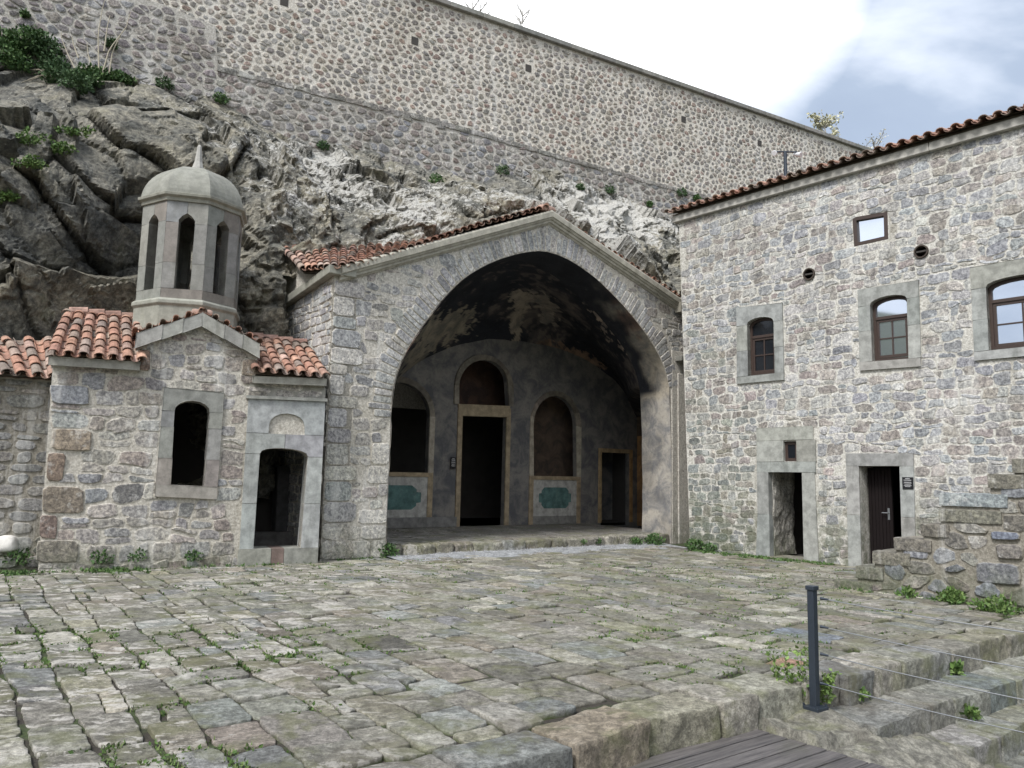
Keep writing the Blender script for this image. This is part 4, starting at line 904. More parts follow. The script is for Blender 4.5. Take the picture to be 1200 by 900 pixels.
    mb = MB(); mb.add(F.P([uL, uR, uR, uL, uL, uR], [vb(uL) + th + .7, vb(uR) + th + .7, vb(uR) + th + 1.3, vb(uL) + th + 1.3, vb(uL) - .0, vb(uR) + .0], [-2.1, -2.1, -4, -4, -6.2, -6.2]), [(0, 1, 2, 3), (3, 2, 5, 4)], None, (.33, .17, .12, 0)); mb.build('rear_roof', M_TILE, t)
    # plaque beside door B
    p0, p1 = F.uv(1057.8, 572.8, .04), F.uv(1070, 559.3, .04); mb = MB(); mb.fbox(F, p0[0], p1[0], p0[1], p1[1], .031, .05, (.012, .012, .014, 0))
    pq = mb.build('wall_plaque', plain_mat('black_enamel', (.012, .012, .015), .3, ns=5, var=.1), None, loc=F.P(p0[0], p0[1], .03), bevel=.003); tag(pq, 'small black plaque with white lettering beside the planked door', 'plaque')
    plaque_lines(F, p0, p1, .0515, pq)
    # mast with two flood lamps behind the eave
    b_ = RY(919.4, 211, 19.0); q = F.inv(b_); ub = q[0]; zr = vb(ub) + th + .35; base = F.P(ub, zr, -1.0)
    Yb = base[1]; top = RY(920, 178, Yb); bz = RY(919.4, 225, Yb)
    base = np.array([top[0], top[1], min(base[2], bz[2] - .3)]); tt = thing('lamp_mast', base, 'thin dark mast with two small white floodlights rising behind the tiled eave', 'floodlight mast')
    MB().tube([base, [base[0], base[1], top[2]]], .045, 8).build('pole', M_METAL, tt, smooth=True)
    mb = MB(); X = np.array([1.0, 0, 0]); mb.tube([top - X * .22, top + X * .30], .02, 6); mb.build('crossarm', M_METAL, tt)
    for s_, dz in ((-.24, -.04), (.30, -.06)):
        c = top + X * s_ + np.array([0, 0, dz]); dirn = np.array([math.copysign(.5, s_), -.75, -.35]); dirn /= np.linalg.norm(dirn)
        mb = MB(); mb.tube([c - dirn * .10, c + dirn * .02, c + dirn * .10, c + dirn * .11], [.035, .055, .07, .06], 10, (1, 1, 1, 0)); mb.build('floodlight', plain_mat('white_plastic', (.6, .61, .63), .4, var=.05), tt, smooth=True)
    return t
def plaque_lines(F, p0, p1, d, parent, seed=3):
    rng = np.random.default_rng(seed); mb = MB(); W_, H_ = p1[0] - p0[0], p1[1] - p0[1]
    for k, (y, w, hh) in enumerate(((.84, .42, .055), (.72, .7, .05), (.56, .62, .035), (.48, .7, .035), (.34, .55, .035), (.26, .72, .03), (.18, .5, .03))):
        u = p0[0] + W_ * (1 - w) / 2; e = p0[0] + W_ * (1 + w) / 2; v = p0[1] + H_ * y
        while u < e:
            l = rng.uniform(.03, .11) * W_; mb.fbox(F, u, min(e, u + l), v, v + H_ * hh, d - .002, d, (.7, .7, .7, 0)); u += l + .02 * W_
    mb.build('lettering', plain_mat('white_paint', (.62, .62, .62), .5, var=.05), parent)
house()

# ================================================================== THE GREAT PORCH
ARCH = [(452, 652), (453, 600), (456, 545), (458, 490), (460.3, 449), (466.8, 429.7), (477.7, 408), (495, 382), (516.7, 352), (542.7, 325.5), (577.3, 306), (610, 296.3), (628, 293.5), (642, 294), (668, 304), (698.7, 325.7), (729, 356), (750.7, 382), (768, 408), (778.8, 430), (784, 455), (786, 500), (787, 560), (787, 640)]
def dense(P, n):
    P = np.array(P, float); s = np.concatenate([[0], np.cumsum(np.linalg.norm(np.diff(P, axis=0), axis=1))]); t = np.linspace(0, s[-1], n)
    return np.stack([np.interp(t, s, P[:, k]) for k in range(P.shape[1])], 1)
def smoothc(P, it=2):
    P = np.array(P, float)
    for _ in range(it): Q = P.copy(); Q[1:-1] = P[1:-1] * .5 + (P[:-2] + P[2:]) * .25; P = Q
    return P
def porch():
    rng = np.random.default_rng(21); F = CF
    t = thing('arched_porch', F.P(5, 0, 0), 'great stone porch with a wide pointed arch, gable cornice and soot-black painted vault', 'building')
    arch = poly_uv(F, ARCH); arch[0] = (arch[0][0], -.3); arch[-1] = (arch[-1][0], -.3); curve = smoothc(dense(arch[3:21], 40), 1)
    arch2 = arch[:3] + tup(curve) + arch[21:]
    aL, aR, ap = F.uv(388, 329), F.uv(798, 357), F.uv(641, 258)
    aL = (out0 := F.uv(375, 657)[0], aL[1]); out = [(F.uv(375, 657)[0], -.3), aL, ap, aR, (F.uv(811, 640)[0] + .1, aR[1] - .1), (F.uv(811, 640)[0] + .1, -.3)]
    full = out[:1] + out[1:] 
    shape = [out[0]] + arch2 + [out[5], out[4], out[3], out[2], out[1]]
    shape = shape[::-1]
    mb = MB(); mb.slab(F, shape, [], -1.0, 0, (.5, .5, .5, 1))
    # stones; big dressed blocks at the left corner and foot
    ring = []
    nrm = lambda c: None
    oc = []
    C = curve; T = np.gradient(C, axis=0); T /= np.linalg.norm(T, axis=1)[:, None]; Nn = np.stack([-T[:, 1], T[:, 0]], 1); ringo = C + Nn * .52
    vous_poly = tup(C) + tup(ringo[::-1])
    P = courses(out[0][0], out[5][0], -.05, 8.5, rng, hr=(.14, .30), wr=(.16, .46), gap=.008, wob=.04, split=.15, jit=.022); P = resample(chaikin(P, .13, 2), 16)
    P = P + fbm(np.concatenate([P * 6, np.zeros(P.shape[:2] + (1,))], -1), 2, 14)[..., None] * .04
    P = keep_stones(P, shape, []); cc = P.mean(1)
    # left strip and the foot are larger blocks
    big = np.zeros(len(cc), bool); rp = cc[:, 0] > arch[-1][0] - .02
    ok = ~inpoly(cc, vous_poly) & ~big & ~(rp & (cc[:, 1] < 3.6)); P = P[ok]
    P = P[rng.random(len(P)) > .10]
    v = 0; Q = []; qc = []
    while v < aL[1] - .2:
        h = rng.uniform(.20, .42); w = rng.uniform(.28, .68); Q.append([(out[0][0] + .012, v + .01), (out[0][0] + w, v + .01), (out[0][0] + w, v + h - .01), (out[0][0] + .012, v + h - .01)]); qc.append(pick(rng, PAL_CF[:4] + [(.25, .25, .24, 1)], 1, .12)[0] if v > .5 else np.array([.47, .45, .41])); 
        if False: Q.append([(out[0][0] + w + .02, v + .02), (.66, v + .02), (.66, v + h - .02), (out[0][0] + w + .02, v + h - .02)]); qc.append(pick(rng, PAL_CF, 1)[0])
        v += h
    uj = arch[0][0]
    for v0, v1, us in ((0, .34, (0.05, .52, 1.0, uj)), (.35, .62, (.10, .78, uj)), (.64, .92, (.70, uj)), (1.4, 1.75, (.85, uj)), (1.77, 2.2, (.92, uj))):
        for a, b in zip(us[:-1], us[1:]): Q.append([(a + .012, v0 + .008), (b - .012, v0 + .008), (b - .012, v1 - .008), (a + .012, v1 - .008)]); qc.append(np.array([.60, .58, .54]) * rng.uniform(.9, 1.08))
    P = keep_stones(P, shape, [[tuple(p) for p in q] for q in Q]); add_stones(mb, F, P, rng.uniform(.004, .018, len(P)), pick(rng, PAL_CF, len(P), .11), rng, rough=.7, nf=6)
    add_stones(mb, F, resample(chaikin(np.array(Q), .08, 2), 16), .022, np.array(qc), rng, rings=((1.0, -.012, 1.0), (.975, .7, .6), (.93, .95, .1), (.5, 1.0, 0)), rough=.3)
    voussoirs(mb, F, C[::-1] if False else tup(C), (.10, .19), (.38, .56), rng, [(.42, .42, .41, 3), (.47, .455, .43, 2), (.36, .365, .38, 2), (.51, .49, .455, 1)], h=.02)
    mb.build('wall', M_CF, t)
    # return wall on the left
    S_ = Fr(F.P(out[0][0], 0, 0), 36.4 - 90); mb = MB()
    top0, top1 = S_.uv(388, 325), S_.uv(342, 357); k = (top1[1] - top0[1]) / (top1[0] - top0[0]); L_ = 4.6
    so = [(-L_, -.3), (0, -.3), (0, top0[1]), (-L_, top0[1] + k * (-L_))]
    mb.slab(S_, so, [], -.5, 0, (.5, .5, .5, 1)); P = courses(-L_, 0, 0, 6, rng, hr=(.10, .2), wr=(.14, .45), gap=.006, wob=.02); P = keep_stones(resample(chaikin(P, .12, 2), 16), so, []); add_stones(mb, S_, P, rng.uniform(.01, .03, len(P)), pick(rng, [(.36, .36, .37, 3), (.30, .31, .33, 2), (.42, .41, .40, 2)], len(P)), rng, rough=.5)
    mb.build('side_wall', M_CF, t)
    gs = [S_.uv(387, 322, -.05), S_.uv(357, 321, -.05), S_.uv(335, 296, -.05), S_.uv(333, 350, -.05), S_.uv(342, 357, -.05)]; MB().prism(S_, gs, -.4, -.05, (.50, .47, .41, 1)).build('gusset_wall', M_CF, t)
    # eave block, side cornice, plaster gusset under the tiles
    mb = MB(); sc = lambda u, v, d: S_.P(u, v, d)
    mb.box8(S_.P([-L_, .14, .14, -L_] * 2, [top0[1] + k * -L_, top0[1] + k * .1, top0[1] + k * .1, top0[1] - k * L_] + [top0[1] - k * L_ + .17, top0[1] + .17, top0[1] + .17, top0[1] - k * L_ + .17], [.16, .16, -.4, -.4] * 2), (.30, .295, .25, 0)); mb.build('side_cornice', M_TRIM, t, bevel=.012)
    # raking cornice: moulded section swept along the gable
    cL, cA, cR = F.uv(410, 330, .05), F.uv(644, 263, .05), F.uv(795, 363, .05)
    prof = [(-.3, 0), (.03, 0), (.05, .035), (.09, .045), (.09, .10), (.125, .11), (.14, .15), (.17, .16), (.17, .28), (.14, .325), (-.3, .325)]
    sec = lambda c: F.P([c[0]] * len(prof), [c[1] + p[1] for p in prof], [p[0] for p in prof])
    mb = MB(); e0 = (cL[0] - .22, cL[1] - .06); e1 = (cR[0] + .12, cR[1] - .07); sweep(mb, [sec(e0), sec(cA), sec(e1)], (.40, .38, .32, 0))
    mb.fbox(F, e1[0] - .22, e1[0] + .32, e1[1] - .02, e1[1] + .24, -.3, .22, (.30, .28, .23, 0)); mb.build('gable_cornice', M_TRIM, t, bevel=.006)
    # roof, left slope as in the picture, right slope behind the cornice
    B_ = S_.P(*S_.uv(357, 317.5, .25), .25); A_ = F.P(*F.uv(394, 316, .16), .16); rk = F.uvs([(430, 312), (560, 268), (640, 247)], .12); rk = [F.P(u, v + .02, .12) for u, v in rk]
    bk = [F.P(*F.uv(x, y, -2.8), -2.8) for x, y in ((333, 291), (372, 289), (430, 289), (500, 284), (570, 266), (640, 243))]
    tile_roof('roof', [B_, A_] + rk, bk, .34, .20, M_TILE, t, seed=9, lift=.01, rr=.078)
    r2 = F.uvs([(640, 247), (797, 349)], .12); fr = [F.P(u, v + .0, .10) for u, v in r2]; tile_roof('roof', fr, [f - F.N * 2.8 for f in fr], .34, .21, M_TILE, t, seed=10, lift=.0, rr=.075)
    mb = MB(); a_ = F.uv(641, 246, .0); rough_block(mb, F.P([a_[0] - .22, a_[0] + .2, a_[0] + .2, a_[0] - .22] * 2, [a_[1] - .08] * 4 + [a_[1] + .10] * 4, [.12, .12, -.4, -.4] * 2), (.45, .30, .24), m=6, amp=.03, rnd=.4, seed=6); mb.build('ridge_cap', M_TILE, t, smooth=True)
    # mortar flashing along the rock
    mb = MB(); pts = np.array(dense(np.array(bk[:5]), 40)); pts = pts + fbm(pts * 3, 3, 2)[:, None] * np.array([.02, .02, .10]) + np.array([0, 0, .03]); mb.tube(pts, .10 + .04 * vnoise(pts * 5, 3), 8, (.50, .45, .38, 0)); mb.build('flashing', M_TRIM, t, smooth=True)
    # reveal (soffit and jambs) of the arch, old plaster with remains of paint
    RV = dense(np.array([(a, b) for a, b in arch2]), 120); cu = RV[:, 0].mean()
    T = np.gradient(RV, axis=0); T /= np.linalg.norm(T, axis=1)[:, None]; Nn = np.stack([T[:, 1], -T[:, 0]], 1)
    RVi = RV + Nn * .012; ds = np.linspace(.012, -1.02, 14)
    V = np.stack([F.P(RVi[:, 0], RVi[:, 1], np.full(len(RVi), d)) for d in ds], 1); wob = fbm(V * 2.5, 4, 5)[..., None] * .03
    V = V + wob * np.array([F.P(n[0], n[1], 0) - F.p for n in Nn])[:, None] * .6
    col = np.tile(np.array([.36, .33, .28, 0]), V.shape[:2] + (1,))
    zz = V[..., 2]; right = (np.arange(len(RVi)) > len(RVi) / 2)[:, None] * np.ones(V.shape[1])[None]
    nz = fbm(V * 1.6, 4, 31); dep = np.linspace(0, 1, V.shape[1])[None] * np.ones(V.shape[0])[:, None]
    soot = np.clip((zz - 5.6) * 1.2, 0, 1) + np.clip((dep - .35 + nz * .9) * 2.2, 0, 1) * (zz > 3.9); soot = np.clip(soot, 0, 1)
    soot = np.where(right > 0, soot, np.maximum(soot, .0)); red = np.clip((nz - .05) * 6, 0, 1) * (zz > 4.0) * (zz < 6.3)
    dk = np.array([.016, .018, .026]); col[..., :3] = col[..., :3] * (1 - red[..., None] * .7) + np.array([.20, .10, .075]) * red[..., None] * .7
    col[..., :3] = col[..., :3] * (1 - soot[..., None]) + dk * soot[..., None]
    lowp = (zz < 3.7)[..., None]; col[..., :3] = np.where(lowp, np.array([.36, .345, .32]) * (1 - .35 * np.clip(nz * 2.5, 0, 1)[..., None]), col[..., :3])
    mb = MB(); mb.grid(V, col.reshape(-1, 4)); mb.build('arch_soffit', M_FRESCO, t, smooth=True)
    # impost ledge at the right pier and shallow pilaster
    up = arch[-1][0]
    mb = MB(); zi = F.uv(786, 452)[1]
    mb.fbox(F, F.uv(787, 600)[0] + .01, F.uv(808, 600)[0] + .1, -.2, zi + .95, -.2, .02, (.44, .43, .40, .75)); mb.fbox(F, F.uv(794, 600)[0], F.uv(812, 600)[0] + .1, -.2, zi + .35, .0, .045, (.42, .41, .38, .7))
    mb.build('pilaster', M_CF, t, bevel=.02)
    mb = MB(); a_, b_ = F.uv(794, 417, .1), F.uv(812, 426, .1); mb.fbox(F, a_[0], b_[0] + .15, b_[1], a_[1], -.1, .24, (.22, .215, .19, 0)); mb.build('stone_bracket', M_TRIM, t, bevel=.02)
    # floor and its broken front edge
    FL = .22; D = 4.31; mb = MB(); ua, ub = arch[0][0], arch[-1][0]
    mb.box8(F.P([ua - .5, ub + .4, ub + .4, ua - .5] * 2, [-.2] * 4 + [FL - .02] * 4, [-.45, -.45, -8.0, -8.0] * 2), (.25, .235, .21, .3))
    P = courses(-D, -.42, ua - .4, ub + .3, rng, hr=(.5, .8), wr=(.4, 1.0), gap=.006)[..., ::-1][:, ::-1]; P[..., 1] = np.minimum(P[..., 1], -.46); P = P[(P[..., 1].min(1) < -.6)]; P = resample(chaikin(P, .06, 2), 20)
    class FF:
        def P(s, u, v, d=0): return F.P(u, FL - .02 + np.asarray(d), v)
    add_stones(mb, FF(), P, .02, pick(rng, [(.27, .255, .23, 1), (.24, .23, .215, 1), (.30, .285, .26, 1)], len(P), .08), rng, rings=((1, -.02, .9), (.98, .8, .5), (.9, 1, .1), (.5, 1, 0)), rough=.2)
    u = ua; k = 0
    while u < ub - .1:
        w = min(rng.uniform(.35, .8), ub - u); j = rng.normal(0, .02); rough_block(mb, F.P([u + .01, u + w - .01, u + w - .01, u + .01] * 2, [-.15] * 4 + [FL + rng.normal(-.005, .006)] * 4, [-.02 + j, -.02 + j, -.5, -.5] * 2), pick(rng, PAL_PAVE, 1, .1)[0], m=8, amp=.03, rnd=.12, seed=100 + k, edge=.1); u += w; k += 1
    mb.build('porch_floor', M_PAVE, t)
    # back wall with its openings
    W_ = Fr(F.P(0, 0, -D), 36.4); W_.p[2] = 0
    uvs = lambda pts: [W_.uv(*p) for p in pts]
    lun = arched(W_, (536.8, 473.5), (537, 452), (566, 421.7), (594.5, 452), (595.7, 476), n=15); door = [np.array(p) for p in uvs([(537.7, 617), (538.3, 487), (593.5, 489), (590, 617)])]; door[0][1] = door[3][1] = FL - .1
    rwn = arched(W_, (624.7, 557.5), (624.5, 497), (650, 464), (675, 499), (675.5, 559), n=15)
    wR, wL = W_.uv(503, 500)[0], W_.uv(503, 500)[0] - (rwn[-1][0] - rwn[0][0]) * 1.08
    zb, zs, zt = W_.uv(500, 554)[1], W_.uv(502, 488)[1], W_.uv(477, 449)[1]
    lwn = [np.array((wL, zb))] + [np.array(((wL + wR) / 2 - (wR - wL) / 2 * math.cos(math.pi * k / 14), zs + (zt - zs) * math.sin(math.pi * k / 14))) for k in range(15)] + [np.array((wR, zb))]
    sd = [np.array(p) for p in uvs([(704, 613), (704, 530), (737, 530.7), (737, 613)])]; sd[0][1] = sd[3][1] = FL - .1
    uIR = W_.uv(746.5, 560)[0]; uIL = ua - .45
    wall = [(uIL - .2, 0), (uIR + .2, 0), (uIR + .2, 6.2), (uIL - .2, 6.2)]
    mb = MB(); mb.slab(W_, wall, [tup(lun), [(door[0][0], FL - .1), tuple(door[1]), tuple(door[2]), (door[3][0], FL - .1)], tup(rwn), tup(lwn), tup(sd)], -.16, 0, (.175, .17, .165, 0)); mb.build('back_wall', M_FRESCO, t)
    OCH = [(.44, .36, .25, 3), (.40, .335, .24, 2), (.47, .40, .29, 1)]; GRN = (.095, .175, .165, 0)
    def ringtrim(op, w, d0, d1, name='window_trim', foot=0.0):
        op = [np.array(p) for p in op]; cu = (op[0][0] + op[-1][0]) / 2; hw = (op[-1][0] - op[0][0]) / 2; o2 = [np.array([op[0][0] - w, op[0][1] - foot])]
        n_ = len(op) - 2; sp = op[1][1]; cr = max(p[1] for p in op)
        for k in range(n_): a = math.pi - math.pi * k / (n_ - 1); o2.append(np.array([cu + (hw + w) * math.cos(a), sp + (cr - sp + w) * math.sin(a)]))
        o2.append(np.array([op[-1][0] + w, op[-1][1] - foot])); mb = MB(); n2 = len(op)
        for i in range(n2 - 1):
            c = pick(rng, OCH, 1, .06)[0] if (i % 3 == 0 or i in (0, n2 - 2)) else c
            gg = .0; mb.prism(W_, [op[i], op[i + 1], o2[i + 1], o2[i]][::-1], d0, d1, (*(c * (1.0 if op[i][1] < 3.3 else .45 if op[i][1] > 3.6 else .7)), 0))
        return mb, o2
    wtr = .155
    mb, _ = ringtrim(rwn, wtr, 0, .035); mb.fbox(W_, rwn[0][0] - .0, rwn[-1][0], rwn[0][1] - .11, rwn[0][1], 0, .045, (.37, .29, .19, 0)); mb.fbox(W_, rwn[0][0] - wtr, rwn[0][0], FL, rwn[0][1], 0, .035, (.34, .27, .18, 0)); mb.fbox(W_, rwn[-1][0], rwn[-1][0] + wtr, FL, rwn[0][1], 0, .035, (.33, .26, .175, 0)); mb.build('window_surround', M_STONE, t, bevel=.006)
    mb, _ = ringtrim(lwn, wtr, 0, .035); mb.fbox(W_, lwn[0][0], lwn[-1][0], lwn[0][1] - .11, lwn[0][1], 0, .045, (.37, .29, .19, 0)); mb.fbox(W_, lwn[0][0] - wtr, lwn[0][0], FL, lwn[0][1], 0, .035, (.34, .27, .18, 0)); mb.fbox(W_, lwn[-1][0], lwn[-1][0] + wtr, FL, lwn[0][1], 0, .035, (.35, .28, .185, 0)); mb.build('window_surround', M_STONE, t, bevel=.006)
    dw = .15; mb, _ = ringtrim([lun[0] * [1, 1]] + lun[1:], dw, 0, .05)
    mb.fbox(W_, door[0][0] - dw, door[0][0], FL, lun[0][1], 0, .05, (.35, .28, .19, 0)); mb.fbox(W_, door[3][0], door[3][0] + dw, FL, lun[0][1], 0, .05, (.34, .275, .185, 0)); mb.prism(W_, [(door[1][0] - .02, door[1][1]), (door[2][0] + .02, door[2][1]), (lun[-1][0] + .02, lun[-1][1]), (lun[0][0] - .02, lun[0][1])], -.1, .062, (.36, .29, .195, 0)); mb.build('door_surround', M_STONE, t, bevel=.006)
    sw = .13; mb = MB(); mb.fbox(W_, sd[0][0] - sw, sd[0][0], FL, sd[1][1] + sw, 0, .04, (.38, .28, .16, 0)); mb.fbox(W_, sd[3][0], sd[3][0] + sw, FL, sd[1][1] + sw, 0, .04, (.42, .27, .13, 0)); mb.fbox(W_, sd[0][0], sd[3][0], sd[1][1], sd[1][1] + sw, 0, .04, (.38, .28, .16, 0)); mb.build('door_surround', M_STONE, t, bevel=.006)
    # painted panels below the windows
    for op in (rwn, lwn):
        a, b = op[0][0], op[-1][0]; top = op[0][1] - .11; bot = W_.uv(650, 604.5)[1]; mb = MB(); mb.fbox(W_, a, b, bot, top, 0, .012, (.42, .41, .38, 0)); mb.fbox(W_, a, b, FL, bot, 0, .02, (.22, .215, .20, 0)); pn = mb.build('dado_panel', M_STONE, t)
        cu, cv, hw, hh = (a + b) / 2, (top + bot) / 2, (b - a) * .37, (top - bot) * .29
        if op is lwn: cu -= .12; hw *= 1.25
        oc = []
        for k in range(32):
            an = k / 32 * 2 * math.pi; x, y = math.cos(an), math.sin(an); f = 1 / max(abs(x) ** 1.0, abs(y) ** 1.0); x, y = x * f, y * f
            if abs(x) > .72 and abs(y) > .5: x *= .84; y *= .68
            oc.append((cu + x * hw, cv + y * hh))
        MB().prism(W_, oc, .010, .016, GRN).build('painted_medallion', stone_mat('worn_green_paint', var=.35, streak=.4, tint=(1.9, 1.5, 1.4), scale=.8), pn)
    mb = MB(); mb.fbox(W_, uIL, door[0][0] - dw - .0, FL, W_.uv(500, 606)[1], 0, .13, (.20, .195, .185, 0)); mb.build('stone_bench', M_STONE, t, bevel=.015)
    # side walls of the porch
    zi2 = 3.9; mb = MB()
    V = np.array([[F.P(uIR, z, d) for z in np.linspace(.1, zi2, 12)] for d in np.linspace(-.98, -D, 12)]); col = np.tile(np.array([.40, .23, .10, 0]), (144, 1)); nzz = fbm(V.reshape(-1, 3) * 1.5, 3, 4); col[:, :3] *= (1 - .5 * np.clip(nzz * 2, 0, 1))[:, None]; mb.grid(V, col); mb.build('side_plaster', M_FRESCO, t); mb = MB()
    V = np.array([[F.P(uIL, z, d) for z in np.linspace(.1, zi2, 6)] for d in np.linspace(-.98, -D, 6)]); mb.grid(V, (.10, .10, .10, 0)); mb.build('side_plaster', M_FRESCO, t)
    # vault, from the back edge of the arch down to the lunette of the back wall
    n = 240; sp = arch2; pr = dense(np.array([(max(uIL, min(uIR, a)), b) for a, b in tup(curve)]), n)
    lu = smoothc(dense(uvs([(448, 470), (461, 446), (480, 430), (497, 420), (533, 407), (575, 402), (616, 408), (661, 416), (695, 431), (723, 450), (738, 470), (746.5, 490)]), n), 12)
    pr = pr + (pr - pr.mean(0)) * .03; pr[:, 0] = np.clip(pr[:, 0], uIL, uIR); pr[0] = (uIL, min(pr[0][1], zi2 - .1)); pr[-1] = (uIR, zi2 - .1); pr = smoothc(pr, 6); lu[0] = (uIL, zi2 - .1) if lu[0][1] > zi2 else (uIL, lu[0][1]); 
    ss = np.linspace(0, 1, 130); V = []
    for s in ss:
        wz = math.sqrt(max(0, 1 - s ** 2.2)); q = lu + (pr - lu) * np.array([1 - s ** 1.5, wz]); V.append(F.P(q[:, 0], q[:, 1], np.full(n, lerp(-.97, -D - .03, s))))
    V = np.array(V); V = V + fbm(V * 1.8, 3, 8)[..., None] * .03
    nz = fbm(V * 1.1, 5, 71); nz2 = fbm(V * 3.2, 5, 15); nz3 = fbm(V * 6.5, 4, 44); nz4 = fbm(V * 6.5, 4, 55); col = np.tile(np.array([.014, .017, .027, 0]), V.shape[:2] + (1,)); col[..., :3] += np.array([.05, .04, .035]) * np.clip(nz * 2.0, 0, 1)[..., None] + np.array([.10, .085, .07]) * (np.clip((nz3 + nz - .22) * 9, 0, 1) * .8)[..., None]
    def px(Vv):
        c, s = math.cos(PITCH), math.sin(PITCH); zz = Vv[..., 2] - EYE; Z = Vv[..., 1] * c + zz * s; U = -Vv[..., 1] * s + zz * c; x0 = FPX * Vv[..., 0] / Z; y0 = -FPX * U / Z
        return 600 + x0 * math.cos(ROLL) - y0 * math.sin(ROLL), 450 + x0 * math.sin(ROLL) + y0 * math.cos(ROLL)
    X, Y = px(V)
    def lost(pts, c, soft=6, amp=14):      # a patch where the painted plaster has fallen: its outline, roughened by noise
        poly = np.array(pts, float); XX = X + nz2 * amp + nz3 * amp * 1.6; YY = Y + nz * amp + nz4 * amp * 1.6; ins_ = inpoly(np.stack([XX, YY], -1), [tuple(p) for p in poly]); col[..., :3] = np.where(ins_[..., None], np.array(c) * (1 + .25 * nz2[..., None]), col[..., :3])
    lost([(470, 430), (500, 375), (535, 362), (556, 362), (552, 385), (520, 405), (500, 415), (478, 440), (455, 450)], (.26, .235, .19), amp=10)
    lost([(600, 342), (628, 340), (655, 362), (652, 388), (640, 378), (622, 356), (612, 372), (608, 402), (596, 400), (598, 372)], (.30, .265, .225), amp=8)
    lost([(630, 408), (650, 405), (690, 412), (712, 430), (690, 432), (655, 420), (628, 418)], (.24, .165, .12), amp=10)
    lost([(690, 345), (705, 350), (735, 385), (760, 415), (770, 440), (745, 430), (722, 395), (700, 368)], (.36, .30, .25), amp=12)
    lost([(455, 470), (462, 440), (500, 430), (500, 436), (475, 450), (458, 480)], (.17, .165, .15), amp=6)
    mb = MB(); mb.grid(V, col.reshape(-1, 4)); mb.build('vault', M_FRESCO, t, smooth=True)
    # haunches closing vault to side walls and the ring behind the facade
    for uu, i in ((uIL, 0), (uIR, -1)):
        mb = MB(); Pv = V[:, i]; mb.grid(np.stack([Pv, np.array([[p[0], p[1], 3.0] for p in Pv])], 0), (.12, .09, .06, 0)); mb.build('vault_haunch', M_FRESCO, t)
    # dark rooms behind the openings; a dim painted wall inside
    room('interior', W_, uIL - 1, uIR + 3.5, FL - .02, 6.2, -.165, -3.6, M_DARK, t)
    mb = MB(); mb.fbox(W_, rwn[0][0] + .1, sd[0][0] + .15, FL, 5.4, -1.15, -1.0, (.11, .08, .06, 0)); mb.fbox(W_, sd[0][0] + .2, sd[3][0] + 2.4, FL, 3.2, -1.3, -1.2, (.20, .20, .20, 0)); mb.fbox(W_, lun[0][0] - .2, rwn[0][0] + .05, lun[0][1] + .05, 5.4, -1.3, -1.2, (.07, .04, .03, 0)); mb.build('inner_wall', M_FRESCO, t)
    mb = MB(); mb.fbox(W_, uIR + .05, uIR + 1.5, 0, 6, -D, 3.4, (.1, .1, .1, 0)); mb.build('rubble_core', M_DARK, t)
    a_, b_ = W_.uv(527.7, 549, .06), W_.uv(534.3, 536, .06); mb = MB(); mb.fbox(W_, a_[0], b_[0], a_[1], b_[1], .051, .07, (1, 1, 1, 0)); pq = mb.build('wall_plaque', bpy.data.materials['black_enamel'], None, loc=W_.P(a_[0], a_[1], .05), bevel=.003); tag(pq, 'small dark plaque fixed to the ochre jamb inside the porch', 'plaque'); plaque_lines(W_, a_, b_, .0715, pq, 6)
    return t, W_, arch2
PORCH, BW, ARCHUV = porch()
